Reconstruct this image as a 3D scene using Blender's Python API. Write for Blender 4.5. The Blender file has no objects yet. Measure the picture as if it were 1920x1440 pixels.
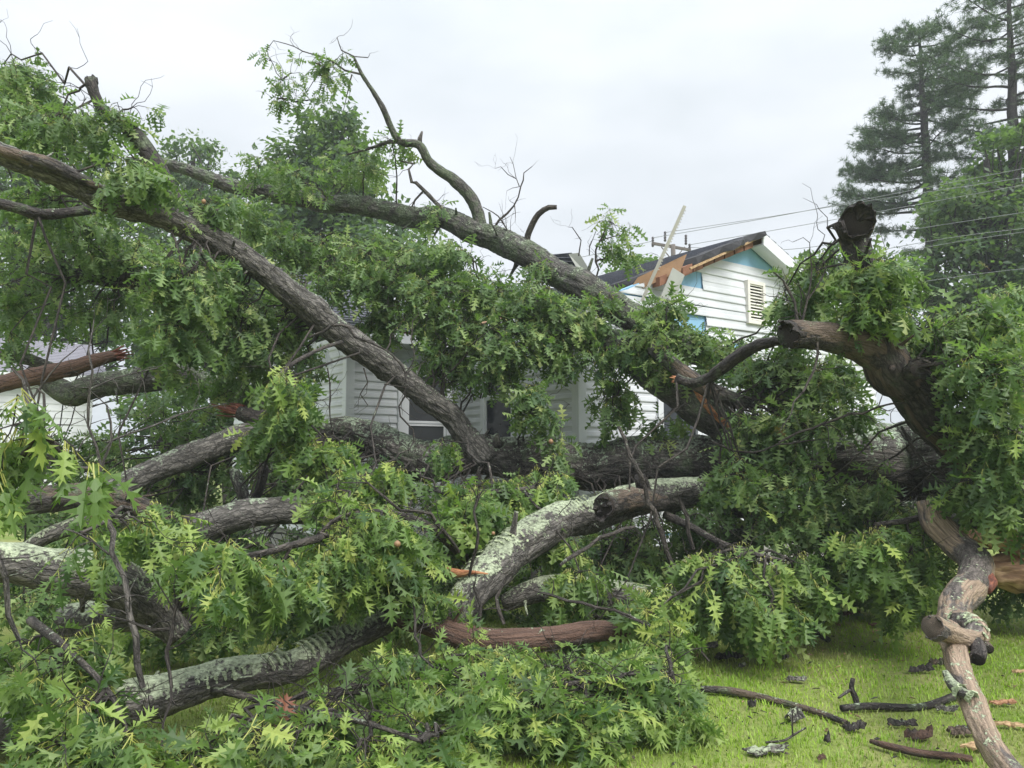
import bpy, math, random
import numpy as np
from mathutils import Matrix, Vector

# ------------------------------------------------------------------ camera, sky, sun, exposure
sc = bpy.context.scene
COL = sc.collection
F = 1450.0
PITCH = math.atan(130 / F)
EYE = np.array([0.0, 0.0, 1.6])
cam_d = bpy.data.cameras.new('camera')
cam_d.sensor_width = 36.0
cam_d.lens = 36.0 * F / 1920.0
cam_d.clip_start = 0.05
cam_d.clip_end = 1200.0
cam = bpy.data.objects.new('camera', cam_d)
cam.location = EYE
cam.rotation_euler = (math.pi / 2 + PITCH, 0, 0)
COL.objects.link(cam)
sc.camera = cam

SUN_EL, SUN_AZ = math.radians(50), math.radians(142)      # azimuth clockwise from +Y
world = bpy.data.worlds.new('World')
sc.world = world
world.use_nodes = True
wn = world.node_tree
for n in list(wn.nodes):
    wn.nodes.remove(n)
w_out = wn.nodes.new('ShaderNodeOutputWorld')
w_sky = wn.nodes.new('ShaderNodeTexSky')
w_sky.sky_type = 'NISHITA'
w_sky.sun_disc = False
w_sky.sun_elevation = SUN_EL
w_sky.sun_rotation = SUN_AZ
w_b1 = wn.nodes.new('ShaderNodeBackground')
w_b1.inputs['Strength'].default_value = 0.1
wn.links.new(w_sky.outputs[0], w_b1.inputs[0])
w_tc = wn.nodes.new('ShaderNodeTexCoord')
w_map = wn.nodes.new('ShaderNodeMapping')
w_map.inputs['Scale'].default_value = (1.0, 1.0, 2.6)
w_noi = wn.nodes.new('ShaderNodeTexNoise')
w_noi.inputs['Scale'].default_value = 1.7
w_noi.inputs['Detail'].default_value = 5
w_noi.inputs['Roughness'].default_value = 0.5
w_rmp = wn.nodes.new('ShaderNodeValToRGB')
w_rmp.color_ramp.elements[0].position = 0.38
w_rmp.color_ramp.elements[0].color = (0.270, 0.290, 0.303, 1)
w_rmp.color_ramp.elements[1].position = 0.62
w_rmp.color_ramp.elements[1].color = (0.358, 0.372, 0.388, 1)
w_b2 = wn.nodes.new('ShaderNodeBackground')
w_b2.inputs['Strength'].default_value = 1.0
w_mix = wn.nodes.new('ShaderNodeMixShader')
w_mix.inputs[0].default_value = 0.94
wn.links.new(w_tc.outputs['Generated'], w_map.inputs[0])
wn.links.new(w_map.outputs[0], w_noi.inputs['Vector'])
wn.links.new(w_noi.outputs[0], w_rmp.inputs[0])
# overcast dome: brighter towards the zenith, as a cloud layer is
w_sep = wn.nodes.new('ShaderNodeSeparateXYZ')
wn.links.new(w_tc.outputs['Generated'], w_sep.inputs[0])
w_clamp = wn.nodes.new('ShaderNodeClamp')
wn.links.new(w_sep.outputs[2], w_clamp.inputs[0])
w_pow = wn.nodes.new('ShaderNodeMath'); w_pow.operation = 'POWER'; w_pow.inputs[1].default_value = 3.4
wn.links.new(w_clamp.outputs[0], w_pow.inputs[0])
w_mad = wn.nodes.new('ShaderNodeMath'); w_mad.operation = 'MULTIPLY_ADD'; w_mad.inputs[1].default_value = 2.9; w_mad.inputs[2].default_value = 1.0
wn.links.new(w_pow.outputs[0], w_mad.inputs[0])
w_vm = wn.nodes.new('ShaderNodeVectorMath'); w_vm.operation = 'SCALE'
wn.links.new(w_rmp.outputs[0], w_vm.inputs[0]); wn.links.new(w_mad.outputs[0], w_vm.inputs['Scale'])
wn.links.new(w_vm.outputs[0], w_b2.inputs[0])
wn.links.new(w_b1.outputs[0], w_mix.inputs[1])
wn.links.new(w_b2.outputs[0], w_mix.inputs[2])
wn.links.new(w_mix.outputs[0], w_out.inputs[0])

sun_d = bpy.data.lights.new('sun', 'SUN')
sun_d.energy = 1.5
sun_d.angle = math.radians(28)
sun_d.color = (1.0, 0.97, 0.92)
sun = bpy.data.objects.new('sun', sun_d)
COL.objects.link(sun)
sdir = Vector((math.sin(SUN_AZ) * math.cos(SUN_EL), math.cos(SUN_AZ) * math.cos(SUN_EL), math.sin(SUN_EL)))
sun.rotation_euler = sdir.to_track_quat('Z', 'Y').to_euler()
sun.location = (3, -6, 12)

sc.view_settings.view_transform = 'Standard'
sc.view_settings.look = 'None'
sc.view_settings.exposure = 1.35
sc.view_settings.gamma = 1.0
sc.view_settings.use_curve_mapping = False
sc.cycles.max_bounces = 7
sc.cycles.transparent_max_bounces = 6

rng = np.random.default_rng(7)
random.seed(7)

# ------------------------------------------------------------------ geometry helpers
CP, SP = math.cos(PITCH), math.sin(PITCH)

def P(px, py, Y):
    """world point seen at photo pixel (px, py) at forward distance Y"""
    x = (px - 960) / F
    y = (720 - py) / F
    d = np.array([x, CP - y * SP, SP + y * CP])
    return EYE + d * (Y / d[1])

def G(px, py, z=0.0):
    """ground point seen at photo pixel"""
    x = (px - 960) / F
    y = (720 - py) / F
    d = np.array([x, CP - y * SP, SP + y * CP])
    return EYE + d * ((z - EYE[2]) / d[2])

def proj(p):
    p = np.asarray(p, float) - EYE
    f = p[..., 1] * CP + p[..., 2] * SP
    u = -p[..., 1] * SP + p[..., 2] * CP
    return 960 + F * p[..., 0] / f, 720 - F * u / f

def hash3(i, seed=0):
    i = i.astype(np.int64)
    n = i[..., 0] * 73856093 ^ i[..., 1] * 19349663 ^ i[..., 2] * 83492791 ^ (seed * 2654435761)
    n = (n ^ (n >> 13)) * 1274126177
    n = n ^ (n >> 16)
    return (n & 0xffff) / 65535.0

def vnoise(p, seed=0):
    p = np.asarray(p, float)
    i = np.floor(p)
    f = p - i
    f = f * f * (3 - 2 * f)
    r = 0
    for a in (0, 1):
        for b in (0, 1):
            for c in (0, 1):
                w = (f[..., 0] if a else 1 - f[..., 0]) * (f[..., 1] if b else 1 - f[..., 1]) * (f[..., 2] if c else 1 - f[..., 2])
                r = r + w * hash3(i + np.array([a, b, c]), seed)
    return r

def norm(v):
    v = np.asarray(v, float)
    return v / np.maximum(np.linalg.norm(v, axis=-1, keepdims=True), 1e-9)

def mesh_np(name, verts, faces, mats, smooth=True, attrs=None, mat_idx=None):
    """faces: list of int arrays (n,3) or (n,4)"""
    me = bpy.data.meshes.new(name)
    verts = np.ascontiguousarray(verts, dtype=np.float32)
    faces = [np.asarray(f, dtype=np.int32) for f in faces if len(f)]
    me.vertices.add(len(verts))
    me.vertices.foreach_set('co', verts.ravel())
    loops = np.concatenate([f.ravel() for f in faces])
    tot = np.concatenate([np.full(len(f), f.shape[1], np.int32) for f in faces])
    start = np.concatenate([[0], np.cumsum(tot)[:-1]]).astype(np.int32)
    me.loops.add(len(loops))
    me.loops.foreach_set('vertex_index', loops)
    me.polygons.add(len(tot))
    me.polygons.foreach_set('loop_start', start)
    me.polygons.foreach_set('use_smooth', np.full(len(tot), smooth, bool))
    if mat_idx is not None:
        me.polygons.foreach_set('material_index', np.asarray(mat_idx, np.int32))
    for m in mats:
        me.materials.append(m)
    for k, v in (attrs or {}).items():
        v = np.asarray(v, np.float32)
        if v.ndim == 1:
            a = me.attributes.new(k, 'FLOAT', 'POINT')
            a.data.foreach_set('value', v)
        else:
            a = me.attributes.new(k, 'FLOAT_VECTOR', 'POINT')
            a.data.foreach_set('vector', v.ravel())
    me.update(calc_edges=True)
    return me

def link(name, me, parent=None, loc=None):
    o = bpy.data.objects.new(name, me)
    COL.objects.link(o)
    if parent is not None:
        o.parent = parent
        # meshes are written in world coordinates: undo every parent offset
        off = Vector((0, 0, 0))
        q = parent
        while q is not None:
            off += Vector(q.location)
            q = q.parent
        o.location = -off
    if loc is not None:
        o.location = loc
    return o

def tag(o, label=None, cat=None, group=None, kind=None):
    if label: o['label'] = label
    if cat: o['category'] = cat
    if group: o['group'] = group
    if kind: o['kind'] = kind
    return o

def thing(name, label, cat, loc, group=None):
    o = bpy.data.objects.new(name, None)
    COL.objects.link(o)
    o.empty_display_size = 0.2
    o.location = Vector([float(q) for q in loc])
    return tag(o, label, cat, group)

class MB:
    """collects boxes and polys, builds one mesh"""
    def __init__(s):
        s.v, s.q, s.t, s.n = [], [], [], 0
    def add(s, verts, quads=(), tris=()):
        verts = np.asarray(verts, float)
        s.v.append(verts)
        if len(quads): s.q.append(np.asarray(quads) + s.n)
        if len(tris): s.t.append(np.asarray(tris) + s.n)
        s.n += len(verts)
    def hexa(s, p):                        # p: 8 points, bottom 4 ccw, top 4 ccw
        s.add(p, [(0, 3, 2, 1), (4, 5, 6, 7), (0, 1, 5, 4), (1, 2, 6, 5), (2, 3, 7, 6), (3, 0, 4, 7)])
    def beam(s, a, b, w, h, up=(0, 0, 1)):
        a, b = np.asarray(a, float), np.asarray(b, float)
        d = norm(b - a)
        x = norm(np.cross(d, up))
        z = np.cross(x, d)
        pts = []
        for sz in (-1, 1):
            for e, sx in ((a, -1), (a, 1), (b, 1), (b, -1)):
                pts.append(e + x * sx * w / 2 + z * sz * h / 2)
        s.hexa(pts)
    def build(s, name, mat, parent=None, smooth=False):
        me = mesh_np(name, np.concatenate(s.v), ([np.concatenate(s.q)] if s.q else []) + ([np.concatenate(s.t)] if s.t else []), [mat], smooth)
        return link(name, me, parent)

def catmull(pts, step):
    pts = np.asarray(pts, float)
    ext = np.vstack([2 * pts[0] - pts[1], pts, 2 * pts[-1] - pts[-2]])
    out = []
    for i in range(1, len(ext) - 2):
        p0, p1, p2, p3 = ext[i - 1], ext[i], ext[i + 1], ext[i + 2]
        n = max(1, int(np.linalg.norm((p2 - p1)[:3]) / step))
        t = np.linspace(0, 1, n, endpoint=False)[:, None]
        out.append(0.5 * ((2 * p1) + (-p0 + p2) * t + (2 * p0 - 5 * p1 + 4 * p2 - p3) * t ** 2 + (-p0 + 3 * p1 - 3 * p2 + p3) * t ** 3))
    out.append(pts[-1][None])
    return np.vstack(out)

def frames(c):
    tan = norm(np.gradient(c, axis=0))
    n = np.cross(tan[0], [0.31, 0.2, 0.93])
    n = n / np.linalg.norm(n)
    N = [n]
    for i in range(1, len(c)):
        n = n - tan[i] * np.dot(n, tan[i])
        n = n / max(np.linalg.norm(n), 1e-9)
        N.append(n)
    N = np.array(N)
    return tan, N, np.cross(tan, N)

def tube(pts4, sides=24, step=0.045, amp=0.010, lump=0.10, seed=0, caps=(True, True), jag=(0.0, 0.0), kink=0.0):
    amp = amp * 1.35
    """pts4: rows x,y,z,radius -> verts, quads, tris, bark coordinate"""
    s = catmull(pts4, step)
    c, r = s[:, :3].copy(), np.maximum(s[:, 3], 0.0015)
    L = np.concatenate([[0], np.cumsum(np.linalg.norm(np.diff(c, axis=0), axis=1))])
    if kink > 0:
        kk = np.stack([np.full(len(c), 3.3 + seed), np.full(len(c), 0.7), L * 2.2], 1)
        c = c + kink * r[:, None] * (np.stack([vnoise(kk, seed + 3), vnoise(kk, seed + 4), vnoise(kk, seed + 5)], 1) - 0.5) * 2
    tan, N, B = frames(c)
    th = np.linspace(0, 2 * math.pi, sides, endpoint=False)
    ct, st = np.cos(th)[None, :], np.sin(th)[None, :]
    rr = r[:, None]
    bc = np.stack([ct * rr, st * rr, np.broadcast_to(L[:, None], (len(c), sides))], 2) + seed * 7.13
    ln = vnoise(bc * np.array([4.0, 4.0, 3.2]), seed) - 0.5
    rid = 1 - np.abs(2 * vnoise(bc * np.array([30, 30, 7.0]) + 1.3 * (vnoise(bc * 9.0, seed + 8)[..., None] - 0.5), seed + 1) - 1)
    fine = vnoise(bc * np.array([75, 75, 26.0]), seed + 2) - 0.5
    R = rr * (1 + 2 * lump * ln) + amp * (rid - 0.55) * np.minimum(1, rr / 0.05) + amp * 0.6 * fine * np.minimum(1, rr / 0.05)
    if sides >= 22:
        rb = np.random.default_rng(seed + 77)
        for _ in range(int(L[-1] * 2.2) + 1):
            l0, t0, sg = rb.uniform(0, L[-1]), rb.uniform(0, 6.28), rb.uniform(0.05, 0.13)
            dth = np.angle(np.exp(1j * (th - t0)))[None, :]
            g = np.exp(-((L[:, None] - l0) / sg) ** 2 - (dth * rr / (sg * 0.8)) ** 2)
            R = R + rb.uniform(-0.10, 0.26) * rr * g
    V = c[:, None, :] + R[:, :, None] * (ct[:, :, None] * N[:, None, :] + st[:, :, None] * B[:, None, :])
    rs = np.random.default_rng(seed + 11)
    for e, sgn in ((0, -1), (len(c) - 1, 1)):
        j = jag[0 if e == 0 else 1]
        if j > 0:
            V[e] += (sgn * tan[e]) * (rs.random(sides)[:, None] ** 1.5 * j)
    n = len(c)
    idx = np.arange(n * sides).reshape(n, sides)
    a, b = idx[:-1], idx[1:]
    q = np.stack([a, np.roll(a, -1, 1), np.roll(b, -1, 1), b], 2).reshape(-1, 4)
    V = V.reshape(-1, 3)
    bcf = bc.reshape(-1, 3)
    tris = []
    for k, e, sgn in ((0, 0, -1), (1, n - 1, 1)):
        if caps[k]:
            ctr = c[e] - sgn * tan[e] * 0.12 * r[e]
            V = np.vstack([V, ctr])
            bcf = np.vstack([bcf, bcf[idx[e, 0]] * 0.3])
            ci = len(V) - 1
            ring = idx[e]
            t = np.stack([np.full(sides, ci), ring, np.roll(ring, -1)] if sgn > 0 else [np.full(sides, ci), np.roll(ring, -1), ring], 1)
            tris.append(t)
    return V, q, (np.concatenate(tris) if tris else np.zeros((0, 3), int)), bcf

def limb_pts(rows):
    """rows: photo px, py, depth, photo width -> x, y, z, radius"""
    out = []
    for px, py, D, w in rows:
        out.append([*P(px, py, D), 0.5 * w * D / F])
    return np.array(out)

# ------------------------------------------------------------------ materials
def new_mat(name):
    m = bpy.data.materials.new(name)
    m.use_nodes = True
    nt = m.node_tree
    bs = nt.nodes['Principled BSDF']
    return m, nt, bs

def node(nt, t, **kw):
    n = nt.nodes.new(t)
    for k, v in kw.items():
        if k in n.inputs:
            n.inputs[k].default_value = v
        else:
            setattr(n, k, v)
    return n

def ramp(nt, fac, stops):
    r = nt.nodes.new('ShaderNodeValToRGB')
    els = r.color_ramp.elements
    els[0].position, els[0].color = stops[0][0], (*stops[0][1], 1)
    els[1].position, els[1].color = stops[-1][0], (*stops[-1][1], 1)
    for p, c in stops[1:-1]:
        e = els.new(p)
        e.color = (*c, 1)
    nt.links.new(fac, r.inputs[0])
    return r.outputs[0]

def mixc(nt, fac, a, b):
    m = nt.nodes.new('ShaderNodeMix')
    m.data_type = 'RGBA'
    if hasattr(fac, 'node'):
        nt.links.new(fac, m.inputs[0])
    else:
        m.inputs[0].default_value = fac
    for v, i in ((a, 6), (b, 7)):
        if hasattr(v, 'node'):
            nt.links.new(v, m.inputs[i])
        else:
            m.inputs[i].default_value = (*v, 1)
    return m.outputs[2]

def math_n(nt, op, a, b=None):
    m = nt.nodes.new('ShaderNodeMath')
    m.operation = op
    for i, v in enumerate((a, b)):
        if v is None: continue
        if hasattr(v, 'node'):
            nt.links.new(v, m.inputs[i])
        else:
            m.inputs[i].default_value = v
    return m.outputs[0]

def noise(nt, vec, scale, detail=3, rough=0.55):
    n = nt.nodes.new('ShaderNodeTexNoise')
    n.inputs['Scale'].default_value = scale
    n.inputs['Detail'].default_value = detail
    n.inputs['Roughness'].default_value = rough
    if vec is not None:
        nt.links.new(vec, n.inputs['Vector'])
    return n.outputs[0]

def objco(nt):
    return nt.nodes.new('ShaderNodeTexCoord').outputs['Object']

def scaled(nt, vec, s):
    m = nt.nodes.new('ShaderNodeMapping')
    m.inputs['Scale'].default_value = s
    nt.links.new(vec, m.inputs[0])
    return m.outputs[0]

def bump(nt, h, dist, strength=1.0):
    b = nt.nodes.new('ShaderNodeBump')
    b.inputs['Distance'].default_value = dist
    b.inputs['Strength'].default_value = strength
    nt.links.new(h, b.inputs['Height'])
    return b.outputs[0]

def bark_mat(name, dark, light, lichen=0.5, lcol=(0.42, 0.50, 0.34), up=0.5, moss=0.0, bare=0.0, barecol=(0.16, 0.07, 0.04), crk=0.75):
    m, nt, bs = new_mat(name)
    at = nt.nodes.new('ShaderNodeAttribute')
    at.attribute_name = 'bc'
    bc = at.outputs['Vector']
    geo = nt.nodes.new('ShaderNodeNewGeometry')
    pos = geo.outputs['Position']
    fa = noise(nt, scaled(nt, bc, (30, 30, 8)), 1.0, 8, 0.72)
    fb = noise(nt, scaled(nt, bc, (95, 95, 42)), 1.0, 4, 0.6)
    fur = math_n(nt, 'ADD', math_n(nt, 'MULTIPLY', fa, 0.72), math_n(nt, 'MULTIPLY', fb, 0.28))
    big = noise(nt, bc, 2.6, 3)
    col = ramp(nt, fur, [(0.36, tuple(0.28 * c for c in dark)), (0.46, dark), (0.56, tuple(0.55 * q + 0.45 * p for p, q in zip(dark, light))), (0.66, light)])
    vor = nt.nodes.new('ShaderNodeTexVoronoi')
    vor.feature = 'DISTANCE_TO_EDGE'
    dis = nt.nodes.new('ShaderNodeVectorMath'); dis.operation = 'MULTIPLY_ADD'
    nz = nt.nodes.new('ShaderNodeTexNoise'); nz.inputs['Scale'].default_value = 26.0; nz.inputs['Detail'].default_value = 3
    nt.links.new(bc, nz.inputs['Vector'])
    nt.links.new(nz.outputs['Color'], dis.inputs[0])
    dis.inputs[1].default_value = (0.9, 0.9, 0.9)
    nt.links.new(scaled(nt, bc, (26, 26, 8)), dis.inputs[2])
    nt.links.new(dis.outputs[0], vor.inputs['Vector'])
    vor.inputs['Scale'].default_value = 1.0
    crack = ramp(nt, vor.outputs['Distance'], [(0.0, (0, 0, 0)), (0.16, (1, 1, 1))])
    col = mixc(nt, math_n(nt, 'MULTIPLY', math_n(nt, 'SUBTRACT', 1.0, crack), crk), col, tuple(0.30 * c for c in dark))
    fur = math_n(nt, 'ADD', fur, math_n(nt, 'MULTIPLY', crack, 0.35 * crk))
    col = mixc(nt, math_n(nt, 'MULTIPLY', big, 0.55), col, tuple(0.55 * c + 0.02 for c in dark))
    if bare > 0:
        bm = noise(nt, scaled(nt, bc, (5, 5, 1.6)), 1.0, 4, 0.6)
        grain = noise(nt, scaled(nt, bc, (90, 90, 3)), 1.0, 3)
        gcol = ramp(nt, grain, [(0.3, tuple(0.45 * c for c in barecol)), (0.7, tuple(1.5 * c for c in barecol))])
        msk = ramp(nt, bm, [(0.62 - bare * 0.4, (0, 0, 0)), (0.66 - bare * 0.4, (1, 1, 1))])
        col = mixc(nt, msk, col, gcol)
    h = fur
    if moss > 0:
        mm = noise(nt, pos, 5.0, 5, 0.65)
        msk = ramp(nt, mm, [(0.60 - moss * 0.35, (0, 0, 0)), (0.72 - moss * 0.35, (1, 1, 1))])
        mc = ramp(nt, noise(nt, pos, 45, 3), [(0.3, (0.035, 0.05, 0.028)), (0.7, (0.16, 0.19, 0.12))])
        col = mixc(nt, msk, col, mc)
    if lichen > 0:
        sep = nt.nodes.new('ShaderNodeSeparateXYZ')
        nt.links.new(geo.outputs['Normal'], sep.inputs[0])
        n1 = noise(nt, pos, 7.0, 6, 0.72)
        n2 = noise(nt, pos, 38.0, 4, 0.6)
        s = math_n(nt, 'ADD', math_n(nt, 'ADD', n1, math_n(nt, 'MULTIPLY', sep.outputs[2], up * 0.32)), math_n(nt, 'MULTIPLY', math_n(nt, 'SUBTRACT', n2, 0.5), 0.75))
        t = 0.86 - lichen * 0.32
        msk = ramp(nt, s, [(t - 0.01, (0, 0, 0)), (t + 0.02, (0.7, 0.7, 0.7)), (t + 0.13, (1, 1, 1))])
        lc = ramp(nt, math_n(nt, 'ADD', math_n(nt, 'MULTIPLY', n2, 0.6), math_n(nt, 'MULTIPLY', noise(nt, pos, 3.2, 4, 0.6), 0.4)), [(0.36, tuple(0.45 * c for c in lcol)), (0.5, tuple(0.85 * c for c in lcol)), (0.62, tuple(min(0.75, 1.3 * c) for c in lcol))])
        col = mixc(nt, msk, col, lc)
        h = math_n(nt, 'ADD', h, math_n(nt, 'MULTIPLY', msk, 0.35))
        h = math_n(nt, 'ADD', h, math_n(nt, 'MULTIPLY', n2, 0.4))
    nt.links.new(col, bs.inputs['Base Color'])
    bs.inputs['Roughness'].default_value = 0.78
    bs.inputs['Specular IOR Level'].default_value = 0.35
    nt.links.new(bump(nt, h, 0.03, 0.9), bs.inputs['Normal'])
    return m

M = {}
M['bark'] = bark_mat('bark_grey_brown', (0.093, 0.086, 0.077), (0.373, 0.346, 0.312), 0.46, (0.34, 0.40, 0.29), up=0.6)
M['bark_lichen'] = bark_mat('bark_with_pale_lichen', (0.097, 0.088, 0.080), (0.360, 0.331, 0.296), 0.64, (0.39, 0.44, 0.30), 0.95)
M['bark_trunk'] = bark_mat('bark_of_trunk', (0.074, 0.065, 0.058), (0.299, 0.272, 0.243), 0.74, (0.30, 0.36, 0.26), 0.55, 0.22)
M['bark_moss'] = bark_mat('bark_with_moss', (0.062, 0.058, 0.053), (0.265, 0.245, 0.222), 0.55, (0.29, 0.34, 0.245), 0.5, 0.42)
M['bark_dark'] = bark_mat('bark_wet_dark', (0.037, 0.031, 0.029), (0.142, 0.120, 0.110), 0.25, (0.28, 0.33, 0.24), 0.6, 0.15)
M['bark_old'] = bark_mat('bark_weathered_bare', (0.041, 0.035, 0.032), (0.177, 0.152, 0.134), 0.34, (0.32, 0.37, 0.26), 0.5, 0.15, 0.25, (0.12, 0.090, 0.068))
M['bark_red'] = bark_mat('bark_stripped_red', (0.048, 0.036, 0.032), (0.172, 0.127, 0.110), 0.12, bare=0.55, barecol=(0.115, 0.068, 0.050), crk=0.45)
M['bark_snake'] = bark_mat('bark_peeling', (0.098, 0.083, 0.076), (0.367, 0.318, 0.282), 0.38, (0.42, 0.48, 0.32), 0.5, 0.0, 0.40, (0.30, 0.225, 0.165), 0.5)
M['twig'] = bark_mat('twig_bark', (0.055, 0.046, 0.040), (0.200, 0.172, 0.147), 0.34, (0.30, 0.34, 0.26), 0.4)
M['twig_pale'] = bark_mat('twig_bark_lichen', (0.092, 0.082, 0.075), (0.300, 0.273, 0.246), 0.52, (0.38, 0.43, 0.32), 0.4)

def wood_mat(name, a, b, scale=(40, 40, 2), attr=True):
    m, nt, bs = new_mat(name)
    if attr:
        at = nt.nodes.new('ShaderNodeAttribute')
        at.attribute_name = 'bc'
        v = at.outputs['Vector']
    else:
        v = objco(nt)
    g = noise(nt, scaled(nt, v, scale), 1.0, 4, 0.6)
    nt.links.new(ramp(nt, g, [(0.28, tuple(0.4 * c for c in a)), (0.45, a), (0.7, b)]), bs.inputs['Base Color'])
    nt.links.new(bump(nt, g, 0.012, 0.8), bs.inputs['Normal'])
    bs.inputs['Roughness'].default_value = 0.7
    return m
M['split'] = wood_mat('freshly_split_wood', (0.19, 0.105, 0.055), (0.52, 0.35, 0.20), (26, 26, 1.0))
M['splint'] = wood_mat('orange_splinter_wood', (0.34, 0.13, 0.055), (0.60, 0.33, 0.16), (60, 60, 20))
M['splint_red'] = wood_mat('red_splinter_wood', (0.12, 0.035, 0.022), (0.28, 0.10, 0.055), (60, 60, 20))
M['hollow'] = wood_mat('rotten_end_wood', (0.012, 0.010, 0.009), (0.05, 0.036, 0.030), (50, 50, 50))
M['endgrain'] = wood_mat('grey_end_grain', (0.05, 0.045, 0.042), (0.14, 0.125, 0.115), (60, 60, 60))
M['tan_wood'] = wood_mat('pale_tan_wood', (0.38, 0.25, 0.13), (0.58, 0.42, 0.24), (4, 60, 60), False)
M['orange_wood'] = wood_mat('fresh_orange_wood', (0.28, 0.135, 0.07), (0.46, 0.26, 0.14), (4, 60, 60), False)

def leaf_mat(name, per_object, a, b, c, trans=0.40):
    m, nt, bs = new_mat(name)
    if per_object:
        t = nt.nodes.new('ShaderNodeObjectInfo').outputs['Random']
    else:
        at = nt.nodes.new('ShaderNodeAttribute')
        at.attribute_name = 'tint'
        t = at.outputs['Fac']
    col = ramp(nt, t, [(0.0, a), (0.55, b), (0.92, c), (1.0, tuple(min(0.5, q * k) for q, k in zip(c, (1.10, 0.98, 1.0))))])
    geo = nt.nodes.new('ShaderNodeNewGeometry')
    col = mixc(nt, math_n(nt, 'MULTIPLY', geo.outputs['Backfacing'], 0.35), col, (0.19, 0.25, 0.13))
    n1 = noise(nt, geo.outputs['Position'], 60, 2)
    col = mixc(nt, math_n(nt, 'MULTIPLY', n1, 0.25), col, tuple(0.5 * q for q in a))
    nt.links.new(col, bs.inputs['Base Color'])
    bs.inputs['Roughness'].default_value = 0.46
    bs.inputs['Specular IOR Level'].default_value = 0.36
    tr = nt.nodes.new('ShaderNodeBsdfTranslucent')
    tc = mixc(nt, 0.5, col, (0.24, 0.46, 0.03))
    nt.links.new(tc, tr.inputs[0])
    ms = nt.nodes.new('ShaderNodeMixShader')
    ms.inputs[0].default_value = trans
    nt.links.new(bs.outputs[0], ms.inputs[1])
    nt.links.new(tr.outputs[0], ms.inputs[2])
    nt.links.new(ms.outputs[0], nt.nodes['Material Output'].inputs[0])
    return m
LA, LB, LC = (0.040, 0.088, 0.026), (0.150, 0.245, 0.062), (0.370, 0.490, 0.120)
M['leaf'] = leaf_mat('oak_leaf_mass', False, LA, LB, LC)
M['leaf_one'] = leaf_mat('oak_leaf', True, LA, LB, LC)
M['leaf_sheen'] = leaf_mat('oak_leaf_mass_sheen', False, (0.042, 0.088, 0.034), (0.150, 0.238, 0.084), (0.350, 0.455, 0.165))  # same leaf, pale bluish sky sheen painted into the colour for the oak crown
M['leaf_bg'] = leaf_mat('background_leaf', False, (0.034, 0.068, 0.036), (0.062, 0.112, 0.052), (0.120, 0.175, 0.075))
M['leaf_bright'] = leaf_mat('bright_shrub_leaf', False, (0.05, 0.12, 0.02), (0.10, 0.21, 0.03), (0.17, 0.29, 0.05))
M['needle'] = leaf_mat('pine_needle', False, (0.038, 0.078, 0.046), (0.066, 0.118, 0.066), (0.118, 0.168, 0.090), 0.2)
M['dead'] = leaf_mat('dead_brown_leaf', True, (0.10, 0.03, 0.018), (0.14, 0.045, 0.024), (0.2, 0.08, 0.04), 0.15)
m, nt, bs = new_mat('yellow_petiole')
bs.inputs['Base Color'].default_value = (0.34, 0.36, 0.085, 1)
bs.inputs['Roughness'].default_value = 0.5
M['petiole'] = m

def plain(name, col, rough=0.6, var=0.12, scale=6, metal=0.0, bumpd=0.0):
    m, nt, bs = new_mat(name)
    n = noise(nt, objco(nt), scale, 5, 0.6)
    c = ramp(nt, n, [(0.3, tuple(q * (1 - var) for q in col)), (0.7, tuple(min(0.95, q * (1 + var * 0.6)) for q in col))])
    nt.links.new(c, bs.inputs['Base Color'])
    bs.inputs['Roughness'].default_value = rough
    bs.inputs['Metallic'].default_value = metal
    if bumpd:
        nt.links.new(bump(nt, noise(nt, objco(nt), scale * 8, 3), bumpd), bs.inputs['Normal'])
    return m
M['siding'] = plain('white_vinyl_siding', (0.64, 0.66, 0.69), 0.42, 0.16, 1.6)
M['trim'] = plain('white_trim', (0.70, 0.72, 0.75), 0.4, 0.05, 4)
M['fascia'] = plain('white_fascia', (0.72, 0.74, 0.77), 0.45, 0.08, 3)
M['sheath'] = plain('blue_sheathing_board', (0.25, 0.47, 0.66), 0.6, 0.10, 5)
M['glass_d'] = plain('dark_window_glass', (0.025, 0.03, 0.035), 0.08, 0.2, 3)
M['screen'] = plain('dark_window_screen', (0.05, 0.055, 0.06), 0.5, 0.2, 3)
M['vent'] = plain('cream_vent', (0.74, 0.72, 0.66), 0.5, 0.07, 8)
M['vent_back'] = plain('vent_back', (0.02, 0.02, 0.02), 0.9, 0.1, 8)
M['aluminium'] = plain('beige_gutter_metal', (0.50, 0.48, 0.43), 0.4, 0.08, 6)
M['panel'] = plain('grey_soffit_panel', (0.36, 0.37, 0.34), 0.5, 0.08, 6)
M['ply'] = plain('plywood_decking', (0.27, 0.155, 0.078), 0.75, 0.22, 5, bumpd=0.004)
M['ply2'] = plain('aged_rafter_wood', (0.24, 0.115, 0.068), 0.75, 0.28, 6, bumpd=0.004)
M['felt'] = plain('black_roofing_felt', (0.022, 0.022, 0.025), 0.8, 0.2, 8)
M['shingle'] = plain('dark_grey_shingle', (0.125, 0.13, 0.155), 0.9, 0.35, 40, bumpd=0.004)
M['shingle_far'] = plain('light_grey_shingle', (0.235, 0.23, 0.265), 0.9, 0.25, 30)
M['pole'] = plain('weathered_pole', (0.13, 0.11, 0.095), 0.85, 0.25, 9)
M['insul'] = plain('dark_insulator', (0.06, 0.05, 0.05), 0.3, 0.1, 9)
M['wire'] = plain('power_cable', (0.24, 0.25, 0.26), 0.5, 0.05, 2)
M['gall'] = plain('tan_gall', (0.26, 0.15, 0.075), 0.6, 0.25, 60)
M['concrete'] = plain('foundation_block', (0.32, 0.31, 0.30), 0.85, 0.15, 8)
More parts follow.
